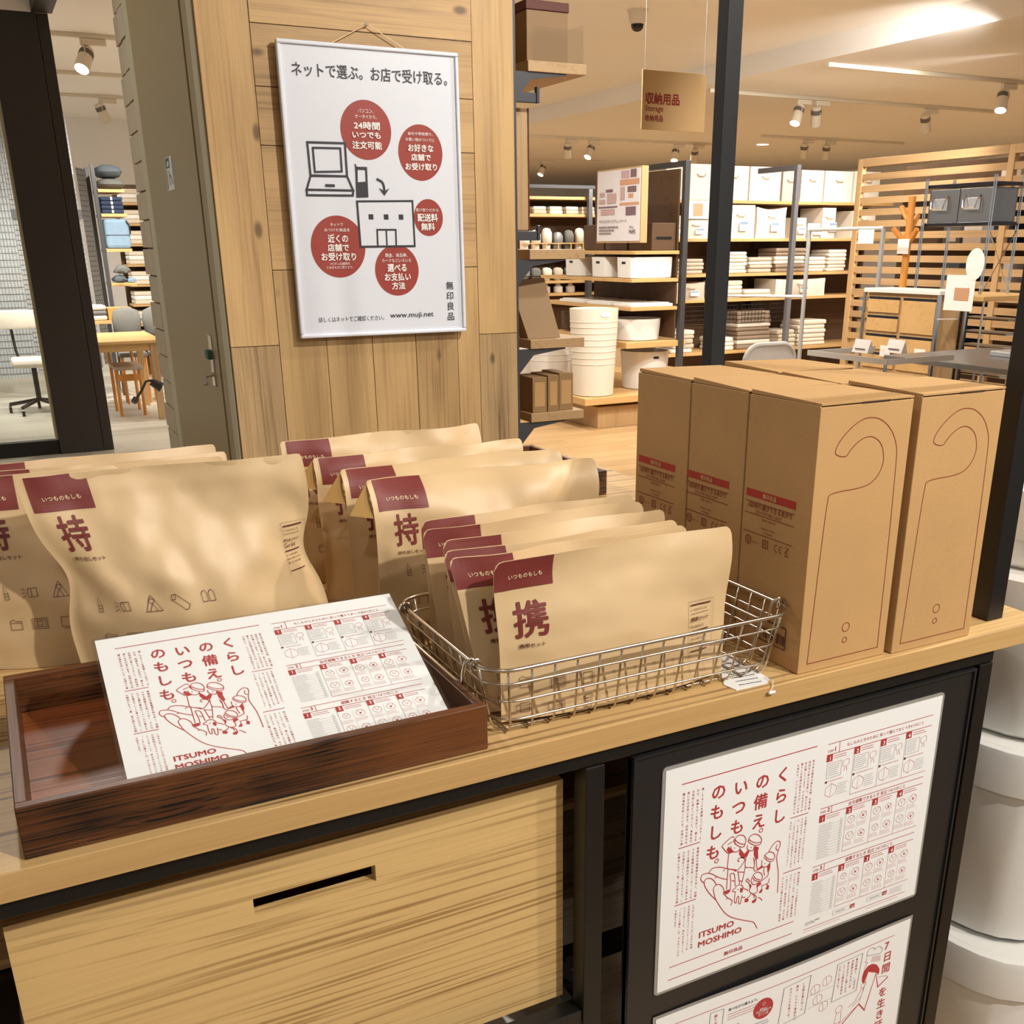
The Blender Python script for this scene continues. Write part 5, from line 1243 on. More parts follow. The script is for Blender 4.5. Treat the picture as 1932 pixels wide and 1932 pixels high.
p.text('dark_ink', 'やわらかポリエチレンケース', 40, 130, w=400, h=26); p.text('dark_ink', '790円', 470, 48, w=90, h=32, bold=0.01); p.text('dark_ink', '税込', 480, 88, w=60, h=18)
rr = random.Random(6)
for i in range(3):
    x = 40
    while x < 300-i*40: l = 12+20*rr.random(); p.rect('grey_ink', x, 96-i*22, x+l, 106-i*22); x += l+6
p.build(sg, lambda u, v, o: (4.428-o, 7.485-u/1000, 1.388+v/1000), ['photo_tan', 'photo_dark', 'photo_pink', 'dark_ink', 'grey_ink'], {'photo_tan': 'photo_patch', 'photo_dark': 'photo_patch', 'photo_pink': 'photo_patch', 'dark_ink': 'dark_lettering', 'grey_ink': 'fine_print'}, 0.001)

# ================================================================== slipper shelves further left behind
ss = thing('slipper_shelves', 'oak and steel shelves of slippers behind the gondola', 'shelf unit', (5.5, 10.2, 0))
for z in (1.80, 1.635, 1.262, 0.985, 0.86): MB().box(4.95, 6.35, 10.0, 10.4, z, z+0.028, 0.002).build('shelf_board', M['oak'], ss)
for x in (5.78, 6.36): MB().box(x, x+0.045, 9.94, 9.985, 0, 1.90, 0.002).build('post', M['rail_light'], ss)
MB().box(4.9, 6.40, 10.405, 10.42, 0.3, 1.80).build('back_panel', M['brown_shelf'], ss)
MB().box(4.9, 6.40, 9.94, 9.98, 1.905, 1.935).build('top_arm', M['rail'], ss)
cols = ['white_ink', 'linen', 'fabric', 'mesh_grey', 'pillow_grey', 'linen', 'fabric_grey', 'slate_cloth', 'white_ink']
for row, (z, n, x0) in enumerate(((1.2905, 8, 5.08), (1.0135, 7, 5.08))):
    for i in range(n):
        x = x0+i*0.13; mt = cols[(i+row*3) % len(cols)]
        o = thing('slipper', '%s slipper on the %s slipper shelf' % (nth(i), ('upper', 'lower')[row]), 'slipper', (x, 10.05, z), 'slippers standing in the rack')
        hh = 0.20+0.04*((i*7) % 3)/2 if row == 0 else 0.13
        pr = [(0.030, 0), (0.045, 0.02), (0.048, hh*0.45), (0.052, hh*0.8), (0.040, hh*0.95), (0.012, hh)]
        auto_smooth(MB().lathe(pr, (x, 10.06, z), 14, 1.0, 0.55).build('slipper_sole', M[mt], o), 60)
        auto_smooth(MB().lathe([(0.030, hh*0.35), (0.055, hh*0.4), (0.056, hh*0.8), (0.03, hh*0.97)], (x, 10.035, z), 12, 0.95, 0.5).build('slipper_upper', M[mt], o), 60)
rkz = thing('slipper_rack', 'low oak rack dividing the slippers', 'rack', (5.5, 10.02, 1.29))
MB().box(5.0, 6.2, 9.992, 9.999, 1.30, 1.31).build('rack_rail', M['oak'], rkz); MB().box(5.0, 6.2, 9.992, 9.999, 1.375, 1.385).build('rack_rail', M['oak'], rkz)
for i in range(9): MB().box(5.0+i*0.148, 5.012+i*0.148, 9.991, 9.9995, 1.311, 1.374).build('rack_divider', M['oak'], rkz)
for i in range(6):
    x = 5.06+i*0.19; o = thing('folded_cloth', nth(i)+' folded cloth on the second slipper-unit shelf', 'cloth', (x, 10.1, 1.664), 'folded cloths by the slippers')
    MB().box(x-0.075, x+0.075, 10.02, 10.25, 1.6635, 1.70, 0.01).build('cloth_fold', M[('linen', 'fabric_grey')[i % 2]], o); MB().box(x-0.073, x+0.07, 10.022, 10.25, 1.701, 1.735, 0.01).build('cloth_fold', M['linen'], o)
for i in range(5):
    x = 5.05+i*0.15; o = thing('white_jar', nth(i)+' white jar on the lowest slipper-unit shelf', 'jar', (x, 10.1, 0.889), 'white jars')
    auto_smooth(MB().lathe([(0.045, 0), (0.05, 0.005), (0.05, 0.06), (0.025, 0.075), (0.025, 0.09)], (x, 10.1, 0.8885), 16).build('jar_body', M['white_ink'], o), 40)

# ================================================================== far wall unit of fabric boxes and folded linen
ws = thing('storage_shelves', 'long oak shelf unit of fabric boxes and linen on the far side', 'shelf unit', (7.0, 8.7, 0))
SHZ = (1.725, 1.385, 1.066, 0.832, 0.335)
for z in SHZ: MB().box(5.72, 8.60, 8.50, 8.95, z, z+0.028, 0.002).build('shelf_board', M['oak'], ws)
MB().box(5.70, 8.62, 8.96, 8.975, 0.0, 1.73).build('back_panel', M['brown_shelf'], ws)
for x in (5.68, 7.14, 8.62): MB().box(x, x+0.03, 8.90, 8.955, 0, 1.72).build('upright', M['brown_shelf'], ws)
def PXX(px): return 5.973+(px-1295)*0.00645
rs = random.Random(21)
def fabric_box(px0, px1, z, hgt, label, mat='fabric', tag=False, sag=0.0, y=8.52):
    x0, x1 = PXX(px0), PXX(px1)
    o = thing('fabric_box', label, 'box', ((x0+x1)/2, y+0.15, z), 'fabric storage boxes on the far shelves')
    m = MB(); n = 8; vs = []
    for j in range(5):
        t = j/4
        for i in range(n):
            u = i/(n-1)
            vs.append((x0+0.004+(x1-x0-0.008)*u+sag*math.sin(t*3)*(0.5-u)*0.4, y-0.012*math.sin(PI*u)*math.sin(PI*t), z+hgt*t-sag*0.5*t*math.sin(PI*u)))
    for j in range(5):
        t = j/4
        for i in range(n):
            u = i/(n-1); vs.append((x0+0.004+(x1-x0-0.008)*u, y+0.34, z+hgt*t))
    fs = []
    for b in (0, 5*n):
        for j in range(4):
            for i in range(n-1): fs.append((b+j*n+i, b+j*n+i+1, b+(j+1)*n+i+1, b+(j+1)*n+i))
    for i in range(n-1): fs.append((4*n+i, 4*n+i+1, 9*n+i+1, 9*n+i)); fs.append((i+1, i, 5*n+i, 5*n+i+1))
    for j in range(4): fs.append((j*n, (j+1)*n, 5*n+(j+1)*n, 5*n+j*n)); fs.append(((j+1)*n+n-1, j*n+n-1, 5*n+j*n+n-1, 5*n+(j+1)*n+n-1))
    auto_smooth(mesh_obj('box_body', vs, fs, M[mat], o), 50)
    cx = (x0+x1)/2
    MB().tube([(cx-0.05, y-0.014, z+hgt*0.72), (cx-0.03, y-0.026, z+hgt*0.66), (cx+0.03, y-0.026, z+hgt*0.66), (cx+0.05, y-0.014, z+hgt*0.72)], 0.006, 6).build('pull_loop', M['fabric_grey'], o)
    if tag:
        MB().box(cx-0.05+0.03, cx+0.05+0.03, y-0.030, y-0.0265, z+hgt*0.22, z+hgt*0.52).build('info_card', M['white_ink'], o)
        MB().box(cx-0.045+0.03, cx+0.045+0.03, y-0.0312, y-0.0301, z+hgt*0.42, z+hgt*0.50).build('card_print', M['denim_pale'], o)
    return o
for i, (a, b, h_) in enumerate(((1262, 1292, .30), (1296, 1350, .305), (1354, 1410, .30), (1412, 1471, .30), (1474, 1506, .27), (1510, 1555, .285), (1557, 1614, .285), (1617, 1672, .29))):
    fabric_box(a, b, 1.7535, h_, nth(i)+' fabric box on the top far shelf', 'fabric_grey' if i == 4 else 'fabric')
for i, (a, b, h_, sg_) in enumerate(((1264, 1291, .2, 0), (1294, 1342, .17, 0), (1370, 1426, .30, 0), (1428, 1487, .285, .05), (1495, 1527, .19, 0), (1530, 1556, .14, 0), (1558, 1586, .285, 0), (1620, 1670, .26, 0))):
    fabric_box(a, b, 1.4135, h_, nth(i)+' fabric box on the second far shelf', 'fabric', True, sg_)
def linen_stack(px0, px1, z, n, label, mat='linen', th=0.036, y=8.53):
    x0, x1 = PXX(px0), PXX(px1)
    o = thing('linen_stack', label, 'linen', ((x0+x1)/2, y+0.15, z), 'stacks of folded linen on the far shelves')
    zz = z
    for i in range(n):
        d = rs.uniform(-0.012, 0.012); t = th*rs.uniform(0.85, 1.15)
        MB().box(x0+0.016+d, x1-0.016+d, y+abs(d), y+0.30, zz+0.0008, zz+t-0.0008, min(t*0.4, 0.014)).build('folded_piece', M[mat if rs.random() < 0.8 else 'fabric'], o)
        zz += t
    return o
k = 0
for a, b, n, mt in ((1290, 1340, 4, 'fabric_grey'), (1375, 1420, 6, 'linen'), (1421, 1470, 4, 'fabric_grey'), (1471, 1536, 6, 'linen_dark'), (1537, 1577, 4, 'linen'), (1578, 1620, 6, 'linen')):
    linen_stack(a, b, 1.0945, n, nth(k)+' folded linen stack on the third far shelf', mt); k += 1
k = 0
for a, b, n, mt in ((1366, 1414, 4, 'linen'), (1415, 1471, 2, 'linen')):
    linen_stack(a, b, 0.8605, n, nth(k)+' folded linen stack on the fourth far shelf', mt, 0.042); k += 1
fabric_box(1288, 1340, 0.8605, .16, 'crumpled fabric box at the left of the fourth far shelf', 'fabric_grey', True, .03)
fabric_box(1474, 1576, 0.8605, .17, 'long low fabric box on the fourth far shelf', 'fabric', True, .02)
k = 0
for a, b, n, mt in ((1284, 1328, 5, 'fabric_grey'), (1366, 1404, 3, 'linen'), (1405, 1475, 9, 'linen_dark'), (1487, 1527, 4, 'linen'), (1528, 1590, 6, 'linen')):
    linen_stack(a, b, 0.3635, n, nth(k)+' folded linen stack on the lowest far shelf', mt, 0.042); k += 1
fc = thing('fabric_info_card', 'upright white info card with tan picture above a fabric box', 'card', (6.1, 8.5, 1.60))
MB().box(PXX(1297), PXX(1342), 8.492, 8.497, 1.586, 1.745).build('card_sheet', M['white_ink'], fc); MB().box(PXX(1309), PXX(1326), 8.490, 8.4915, 1.61, 1.72).build('card_picture', M['photo_tan'], fc)
for i in range(4):
    x = PXX(1300+i*55); o = thing('mesh_basket', nth(i)+' dark wire mesh basket under the fourth far shelf', 'basket', (x+0.15, 8.6, 0.6), 'dark mesh baskets on the far shelves')
    for q_ in range(8): MB().tube([(x+q_*0.042, 8.505, 0.63), (x+q_*0.042, 8.505, 0.80)], 0.003, 4).build('mesh_wire', M['smoke'], o)
    for q_ in range(5): MB().tube([(x, 8.505, 0.63+q_*0.042), (x+0.295, 8.505, 0.63+q_*0.042)], 0.003, 4).build('mesh_wire', M['smoke'], o)

# ================================================================== slatted oak partition
XP = 6.64
sp = struct_root('wall_slats', (XP, 6.0, 0))
def stile(y0, y1, z0=0.0, z1=2.01, nm='stile'): MB().box(XP, XP+0.045, y0, y1, z0, z1, 0.002).build(nm, M['oak_z'], sp)
stile(6.945, 7.0); stile(5.462, 5.517); stile(4.35, 4.40)
MB().box(XP, XP+0.045, 5.5175, 6.9445, 1.95, 2.01, 0.002).build('top_rail', M['oak_y'], sp)
MB().box(XP, XP+0.045, 4.4005, 5.4615, 1.95, 2.01, 0.002).build('top_rail', M['oak_y'], sp)
for i in range(20):
    z = 0.145+i*0.0895
    MB().box(XP+0.008, XP+0.034, 5.5175, 6.9445, z, z+0.050).build('slat', M['oak_y'], sp)
    MB().box(XP+0.008, XP+0.034, 4.4005, 5.4615, z, z+0.050).build('slat', M['oak_y'], sp)
bsh = thing('brown_wall_shelves', 'brown shelf unit seen through the oak slats', 'shelf unit', (7.3, 5.8, 0))
MB().box(7.50, 7.52, 4.4, 7.3, 0, 2.0).build('back_panel', M['brown_shelf'], bsh)
for z in (0.5, 0.9, 1.3, 1.7): MB().box(7.2, 7.499, 4.4, 7.3, z, z+0.03).build('shelf_board', M['brown_shelf'], bsh)
for i, (y, z, hh, mt) in enumerate(((6.45, 1.331, .30, 'pillow_grey'), (6.24, 1.331, .33, 'white_ink'), (5.95, 1.331, .25, 'denim'), (5.9, 0.931, .3, 'white_ink'), (6.42, 0.931, .3, 'slate_cloth'), (5.45, 0.931, .3, 'denim_pale'), (5.5, 0.531, .28, 'white_ink'), (5.95, 1.731, .2, 'fabric'), (5.4, 1.731, .22, 'fabric'), (6.3, 0.531, .3, 'denim'))):
    o = thing('book_box', ('grey', 'tall white', 'navy', 'white', 'slate', 'pale blue', 'low white', 'cream', 'small cream', 'dark blue')[i]+' box on the shelves behind the oak slats', 'box', (7.3, y, z), 'boxes behind the slats')
    MB().box(7.215, 7.42, y-0.09, y+0.09, z, z+hh, 0.004).build('box_body', M[mt], o); MB().box(7.213, 7.2155, y-0.05, y+0.05, z+0.04, z+0.10).build('box_tag', M['white_ink'], o)
# ================================================================== furniture on the right
# ---- oak drawer cabinet in a slim metal frame (drawers face the shop front)
cb = thing('drawer_cabinet', 'oak drawer cabinet in a slim metal frame under a white top', 'cabinet', (4.5, 4.2, 0.62))
MB().box(4.405, 4.575, 3.965, 4.465, 0.60, 1.105, 0.002).build('cabinet_body', M['oak_z'], cb)
MB().box(4.385, 4.60, 3.945, 4.485, 1.108, 1.130, 0.003).build('cabinet_top', M['white_plastic'], cb)
for y in (3.945, 4.47): MB().box(4.385, 4.40, y, y+0.015, 0.2, 1.107).build('frame_post', M['chrome'], cb)
MB().box(4.585, 4.60, 3.945, 3.96, 0.2, 1.107).build('frame_post', M['chrome'], cb)
for i in range(4):
    z = 1.085-i*0.098
    d = MB().box(4.396, 4.4045, 4.225, 4.455, z-0.080, z-0.012, 0.001).build('drawer_front', M['oak'], cb)
    MB().box(4.399, 4.4046, 4.228, 4.452, z-0.0115, z+0.0015).build('finger_gap', M['smoke'], d)
for i in range(2):
    z = 1.085-i*0.196
    d = MB().box(4.396, 4.4045, 3.975, 4.205, z-0.178, z-0.012, 0.001).build('drawer_front', M['oak'], cb)
    MB().box(4.399, 4.4046, 3.978, 4.202, z-0.0115, z+0.0015).build('finger_gap', M['smoke'], d)
for i, y in enumerate((4.235, 3.99)):
    MB().box(4.376, 4.378, y, y+0.075, 0.775, 0.835).build('price_card', M['white_ink'], cb)
# ---- steel shelf unit with two galvanised drawers
su = thing('steel_shelf_unit', 'tall chrome shelf unit standing before the oak slats', 'shelf unit', (4.85, 4.2, 0))
for x, y in ((4.735, 3.985), (4.735, 4.438), (4.945, 3.985), (4.945, 4.438)):
    for d in (0.0, 0.013): MB().tube([(x, y+d, 1.1006), (x, y+d, 1.69)], 0.0038, 6).build('post', M['chrome'], su)
for z in (1.446, 1.640): MB().box(4.742, 4.94, 3.99, 4.445, z, z+0.018, 0.002).build('shelf_plate', M['smoke'], su)
MB().tube([(4.735, 3.985, 1.42), (4.945, 3.985, 1.10)], 0.0028, 6).build('cross_brace', M['chrome'], su); MB().tube([(4.945, 3.99, 1.42), (4.735, 3.99, 1.10)], 0.0028, 6).build('cross_brace', M['chrome'], su)
for i, (y0, y1) in enumerate(((4.225, 4.43), (4.005, 4.22))):
    o = thing('file_cabinet', ('left', 'right')[i]+' galvanised steel file box in the chrome shelf unit', 'file box', (4.84, (y0+y1)/2, 1.465), 'galvanised file boxes')
    MB().box(4.750, 4.935, y0, y1, 1.4645, 1.632, 0.002).build('cabinet_body', M['steel'], o)
    cy = (y0+y1)/2+0.02
    hd = MB().box(4.746, 4.7495, cy-0.05, cy+0.05, 1.525, 1.585, 0.001).build('label_frame', M['steel_pale'], o)
    MB().tube([(4.748, cy-0.05, 1.595), (4.728, cy-0.048, 1.575), (4.722, cy-0.04, 1.535), (4.722, cy+0.04, 1.535), (4.728, cy+0.048, 1.575), (4.748, cy+0.05, 1.595)], 0.004, 6).build('drawer_handle', M['chrome'], hd)
# ---- black cabinet and wooden top to the right of the oak cabinet
bc = thing('black_cabinet', 'open black backed cabinet with an oak top beside the chrome unit', 'cabinet', (4.85, 3.9, 0.6))
MB().box(4.62, 5.10, 4.36, 4.38, 0.60, 1.07).build('back_panel', M['smoke'], bc); MB().box(4.61, 5.10, 3.86, 4.465, 1.075, 1.10, 0.002).build('oak_top', M['oak'], bc)
MB().box(4.61, 5.10, 3.86, 4.38, 0.58, 0.598).build('bottom_plate', M['smoke'], bc)
for x, y in ((4.61, 3.855), (5.09, 3.855), (4.61, 4.385)): MB().tube([(x, y, 0.0), (x, y, 1.075)], 0.006, 6).build('post', M['chrome'], bc)
for i in range(5): MB().box(4.93, 5.09, 3.95, 4.3, 0.66+i*0.075, 0.668+i*0.075).build('wire_shelf', M['steel_pale'], bc)
# ---- oval pop and card clipped to the frame
pc = thing('clip_card', 'white card with an oval tag clipped to the cabinet frame', 'card', (4.37, 3.80, 1.07))
MB().box(4.368, 4.370, 3.72, 3.90, 1.04, 1.21, 0.0008).build('card_sheet', M['white_ink'], pc)
MB().box(4.366, 4.3675, 3.75, 3.84, 1.09, 1.15).build('card_picture', M['photo_tan'], pc)
MB().add([(4.366, 3.735+0.055*math.cos(a), 1.262+0.075*math.sin(a)) for a in [2*PI*i/20 for i in range(20)]]+[(4.368, 3.735+0.055*math.cos(a), 1.262+0.075*math.sin(a)) for a in [2*PI*i/20 for i in range(20)]],
         [tuple(range(20)), tuple(range(39, 19, -1))]+[(i, (i+1) % 20, 20+(i+1) % 20, 20+i) for i in range(20)]).build('oval_tag', M['white_ink'], pc)
MB().tube([(4.37, 3.80, 1.04), (4.37, 3.80, 1.0), (4.388, 3.946, 0.99)], 0.004, 6).build('clip_stem', M['steel_pale'], pc)
# ---- coat stand
cs = thing('coat_stand', 'honey coloured wooden coat stand before the slats', 'coat stand', (5.11, 4.9, 0))
MB().tube([(5.11, 4.9, 0.02), (5.11, 4.9, 1.625)], 0.022, 12).build('pole', M['orange_wood'], cs)
for a, z in ((0.3, 1.50), (2.4, 1.43), (4.4, 1.42), (1.4, 1.55)): MB().tube([(5.11, 4.9, z-0.07), (5.11+0.05*math.cos(a), 4.9+0.05*math.sin(a), z-0.03), (5.11+0.095*math.cos(a), 4.9+0.095*math.sin(a), z+0.02)], 0.016, 8).build('peg', M['orange_wood'], cs)
for a in (0.2, 2.3, 4.4): MB().tube([(5.11, 4.9, 0.06), (5.11+0.24*math.cos(a), 4.9+0.24*math.sin(a), 0.018)], 0.016, 8).build('foot', M['orange_wood'], cs)
MB().box(5.06, 5.062, 4.84, 4.93, 1.30, 1.385).build('price_card', M['white_ink'], cs)
# ---- pale metal clothes rail
cr = thing('clothes_rail', 'pale metal clothes rail frame in front of the far shelves', 'rack', (4.9, 5.2, 0))
for y in (5.555, 4.90): MB().tube([(4.9, y, 0.0), (4.9, y, 1.445)], 0.014, 8).build('post', M['steel_pale'], cr)
MB().tube([(4.9, 4.90, 1.446), (4.9, 5.555, 1.446)], 0.011, 8).build('top_bar', M['steel_pale'], cr); MB().tube([(4.9, 5.555, 1.03), (4.55, 5.99, 1.03)], 0.010, 8).build('side_bar', M['steel_pale'], cr)
MB().box(4.885, 4.887, 4.96, 5.09, 1.36, 1.44).build('price_card', M['white_ink'], cr)
# ---- clear acrylic table
at = thing('acrylic_table', 'low clear acrylic table behind the kraft cartons', 'table', (3.3, 3.25, 0))
MB().box(3.115, 3.48, 3.02, 3.475, 0.918, 0.932, 0.002).build('table_top', M['acrylic'], at)
for x, y in ((3.12, 3.025), (3.455, 3.025), (3.12, 3.45), (3.455, 3.45)): MB().box(x, x+0.02, y, y+0.02, 0, 0.917).build('leg', M['acrylic'], at)
for x, y in ((3.118, 3.022), (3.118, 3.458)): MB().box(x-0.006, x+0.358, y-0.006, y-0.002, 0.914, 0.936).build('edge_strip', M['white_plastic'], at)
for y in (3.03,): MB().box(3.108, 3.112, 3.02, 3.475, 0.914, 0.936).build('edge_strip', M['white_plastic'], at)
for i, (x, y) in enumerate(((3.24, 3.30), (3.35, 3.22))):
    o = thing('tent_card', ('left', 'right')[i]+' white price card standing on the acrylic table', 'card', (x, y, 0.933), 'price cards on the acrylic table')
    MB().add([(x-0.005, y-0.045, 0.9328), (x+0.03, y-0.045, 0.9328), (x+0.0125, y-0.045, 0.985), (x-0.005, y+0.045, 0.9328), (x+0.03, y+0.045, 0.9328), (x+0.0125, y+0.045, 0.985)], [(0, 2, 5, 3), (1, 4, 5, 2), (0, 1, 2), (3, 5, 4), (0, 3, 4, 1)]).build('card_tent', M['white_ink'], o)
    MB().box(x-0.004, x-0.0035, y-0.03, y+0.03, 0.945, 0.950).build('card_print', M['grey_ink'], o)
# ---- grey topped table
gt = thing('grey_table', 'grey topped metal table at the right behind the cartons', 'table', (3.8, 3.1, 0))
MB().box(3.50, 4.15, 2.755, 3.42, 0.878, 0.900, 0.002).build('table_top', M['steel'], gt)
for x, y in ((3.505, 2.76), (3.505, 3.40), (4.13, 2.76), (4.13, 3.40)): MB().tube([(x, y+0.01, 0), (x, y+0.01, 0.877)], 0.008, 6).build('leg', M['chrome'], gt)
MB().box(3.52, 4.10, 2.9, 3.35, 0.62, 0.632).build('lower_shelf', M['steel_pale'], gt)
lt = thing('flat_silver_case', 'flat silver case lying on the grey table', 'case', (3.95, 3.1, 0.9))
MB().box(3.86, 4.08, 2.98, 3.16, 0.9005, 0.922, 0.004).build('case_body', M['steel_pale'], lt); MB().box(3.87, 4.07, 2.979, 2.9805, 0.909, 0.912).build('case_seam', M['rail'], lt)
# ---- white chair back
wc = thing('white_chair', 'white chair whose rounded back shows above the cartons', 'chair', (3.0, 3.6, 0))
MB().prism(rounded(2.88, 3.15, 0.62, 0.952, 0.07, 6), 'y', 3.60, 3.615).build('backrest', M['white_ink'], wc)
MB().tube([(a, 3.607, b) for a, b in rounded(2.88, 3.15, 0.62, 0.952, 0.07, 6)], 0.012, 8, True).build('back_frame', M['white_plastic'], wc)
MB().box(2.87, 3.16, 3.63, 4.0, 0.43, 0.46, 0.008).build('seat', M['white_plastic'], wc)
for x, y in ((2.88, 3.61), (3.14, 3.61), (2.89, 3.97), (3.13, 3.97)): MB().tube([(x, y, 0), (x, y, 0.43 if y > 3.8 else 0.65)], 0.011, 8).build('leg', M['white_plastic'], wc)

# ================================================================== hanging department sign
hs_ = thing('hanging_sign', 'sand coloured hanging sign with dark red storage lettering', 'sign', (3.08, 4.5, 1.87))
MB().box(2.897, 3.258, 4.50, 4.506, 1.868, 2.119, 0.0008).build('sign_board', M['yellow_card'], hs_)
for x in (2.91, 3.245): MB().tube([(x, 4.503, 2.119), (x, 4.503, 2.905)], 0.0012, 5).build('hanging_wire', M['steel_pale'], hs_)
p = Print()
p.text('sign_red', '収納用品', 18, 108, w=192, h=50, bold=0.03); p.text('sign_red', 'Storage', 16, 72, w=103, h=32, bold=0.012); p.text('sign_red', '收纳用品', 17, 36, w=102, h=28, bold=0.02)
p.build(hs_, on_front(2.897, 4.50, 1.868), ['sign_red'], {'sign_red': 'red_lettering'}, 0.0006)

# ================================================================== white bins stacked right beside the table
def near_bin(name, label, cx, cy, z, hx, hy, h, lid=False, rim=True):
    o = thing(name, label, 'bin', (cx, cy, z), 'white bins stacked right of the table')
    prof = [(0.90, 0.0), (0.945, 0.012), (0.965, h-0.02), (0.965, h)]
    auto_smooth(MB().lathe(prof, (cx, cy, z), 64, hx, hy, 4.5).build('bin_body', M['white_plastic'], o), 50)
    if rim:
        auto_smooth(MB().lathe([(0.965, h-0.075), (0.985, h-0.075), (1.0, h-0.012), (0.995, h-0.003), (0.97, h), (0.94, h-0.002)], (cx, cy, z), 64, hx, hy, 4.5).build('rim_band', M['white_plastic'], o), 50)
    return o
near_bin('stacking_bin', 'lowest white bin of the near stack right of the table', 1.50, 1.12, 0.0, 0.29, 0.34, 0.305)
near_bin('stacking_bin', 'second white bin of the near stack, deep with a wide rim', 1.50, 1.13, 0.306, 0.275, 0.325, 0.345)
near_bin('stacking_bin', 'third white bin of the near stack, level with the table top', 1.51, 1.14, 0.652, 0.27, 0.32, 0.25, rim=False)
near_bin('stacking_bin', 'uppermost white bin of the near stack', 1.54, 1.16, 0.903, 0.262, 0.31, 0.125)

# ================================================================== ceiling: tracks, spots, camera, downlight
def track(label, x0, x1, y, z=ZC):
    o = thing('lighting_track', label, 'track', ((x0+x1)/2, y, z-0.03))
    MB().box(x0, x1, y-0.018, y+0.018, z-0.032, z-0.0005, 0.001).build('track_channel', M['lamp_body'], o)
    for x in (x0, x1): MB().box(x-0.012, x+0.012, y-0.02, y+0.02, z-0.034, z-0.0004, 0.001).build('end_cap', M['lamp_body'], o)
track('nearest ceiling lighting track at upper right', 6.50, 11.0, 7.30); track('second ceiling lighting track with two spots', 6.53, 10.4, 8.95)
track('ceiling lighting track above the slipper shelves', 6.42, 10.0, 13.5); track('far short ceiling lighting track at the right', 9.8, 12.4, 12.2)
track('ceiling track in the left room', 0.8, 2.6, 9.62, ZC+0.16); track('second ceiling track in the left room', 0.9, 1.9, 11.6, ZC+0.16)
def lamp(label, x, y, zc, az, tilt, lit=True, k=1.0):
    o = thing('track_spotlight', label, 'spotlight', (x, y, zc-0.034), 'track spotlights')
    t = zc-0.0345
    MB().box(x-0.02*k, x+0.16*k, y-0.018, y+0.018, t-0.045, t, 0.003).build('adapter', M['lamp_body'], o)
    MB().tube([(x, y, t-0.045), (x, y, t-0.075)], 0.010*k, 8).build('stem', M['lamp_body'], o)
    R_ = Matrix.Translation((x, y, t-0.13*k)) @ Matrix.Rotation(az+PI, 4, 'Z') @ Matrix.Rotation(tilt, 4, 'Y')
    hd = auto_smooth(MB().lathe([(0.030*k, 0.085*k), (0.046*k, 0.080*k), (0.050*k, 0.03*k), (0.056*k, -0.095*k), (0.052*k, -0.105*k)], (0, 0, 0), 20).xf(R_).build('lamp_head', M['lamp_body'], o), 40)
    MB().lathe([(0.047*k, -0.1055*k), (0.047*k, -0.1065*k)], (0, 0, 0), 20).xf(R_).build('lens', M['lens'] if lit else M['lamp_vent'], hd)
    MB().lathe([(0.0505*k, 0.052*k), (0.0525*k, 0.05*k), (0.0535*k, 0.012*k), (0.0525*k, 0.01*k)], (0, 0, 0), 20).xf(R_).build('vent_band', M['lamp_vent'], hd)
    MB().tube([(x, y-0.058*k, t-0.13*k), (x, y-0.058*k, t-0.07*k), (x, y+0.058*k, t-0.07*k), (x, y+0.058*k, t-0.13*k)], 0.004, 6).build('yoke', M['lamp_body'], o)
    return o
AZ = math.atan2(-1, -1)
for lb, x, y, az, tl in (('large lit spotlight at the upper right edge', 8.60, 7.30, AZ-0.2, 0.45), ('lit spotlight of the pair on the second track', 7.62, 8.95, AZ-0.4, 0.5), ('spotlight turned away beside the lit one on the second track', 7.86, 8.95, 0.8, 0.45),
                         ('spotlight turned away near the right end of the second track', 9.40, 8.95, 0.5, 0.5), ('spotlight turned away above the slipper shelves', 7.50, 13.5, 1.2, 0.4), ('lit spotlight above the slipper shelves', 7.86, 13.5, AZ-0.4, 0.6),
                         ('half hidden spotlight above the gondola post', 9.28, 13.5, AZ, 0.5), ('spotlight turned away above the gondola post', 9.62, 13.5, 1.0, 0.4), ('spotlight just above the slat wall', 10.55, 12.2, 0.9, 0.4), ('spotlight with dark vents above the slat wall', 10.95, 12.2, 1.0, 0.4)):
    lamp(lb, x, y, ZC, az, tl, lb.startswith(('large lit', 'lit', 'half')))
lamp('small lit spotlight at the far left of the shop ceiling', 8.95, 17.0, ZC, AZ-0.4, 0.5); track('farthest short ceiling track above the left shelves', 6.6, 10.2, 17.0)
lamp('large spotlight in the left room', 1.06, 9.62, ZC+0.16, PI*1.3, 0.7, True, 1.05); lamp('small spotlight in the left room', 1.55, 13.2, ZC+0.16, 0.4, 0.4, False, 1.0)
track('third ceiling track in the left room', 1.0, 2.1, 13.2, ZC+0.16)
dc = thing('dome_camera', 'white dome security camera on the ceiling', 'camera', (4.47, 7.03, 2.78))
auto_smooth(MB().lathe([(0.044, -0.088), (0.058, -0.075), (0.068, -0.012), (0.076, -0.010), (0.076, -0.0005)], (4.47, 7.03, ZC+0.16), 28).build('camera_housing', M['lamp_body'], dc), 40)
auto_smooth(MB().lathe([(0.010, -0.134), (0.028, -0.128), (0.041, -0.112), (0.046, -0.0885)], (4.47, 7.03, ZC+0.16), 28).build('camera_dome', M['smoke'], dc), 60)
dl = thing('downlight', 'small lit round downlight in the ceiling', 'downlight', (10.7, 13.3, 2.74))
MB().lathe([(0.10, -0.006), (0.10, -0.0005)], (10.7, 13.3, ZC), 24).build('trim_ring', M['lamp_body'], dl); MB().lathe([(0.085, -0.0085), (0.085, -0.0065)], (10.7, 13.3, ZC), 24).build('lens', M['lens'], dl)

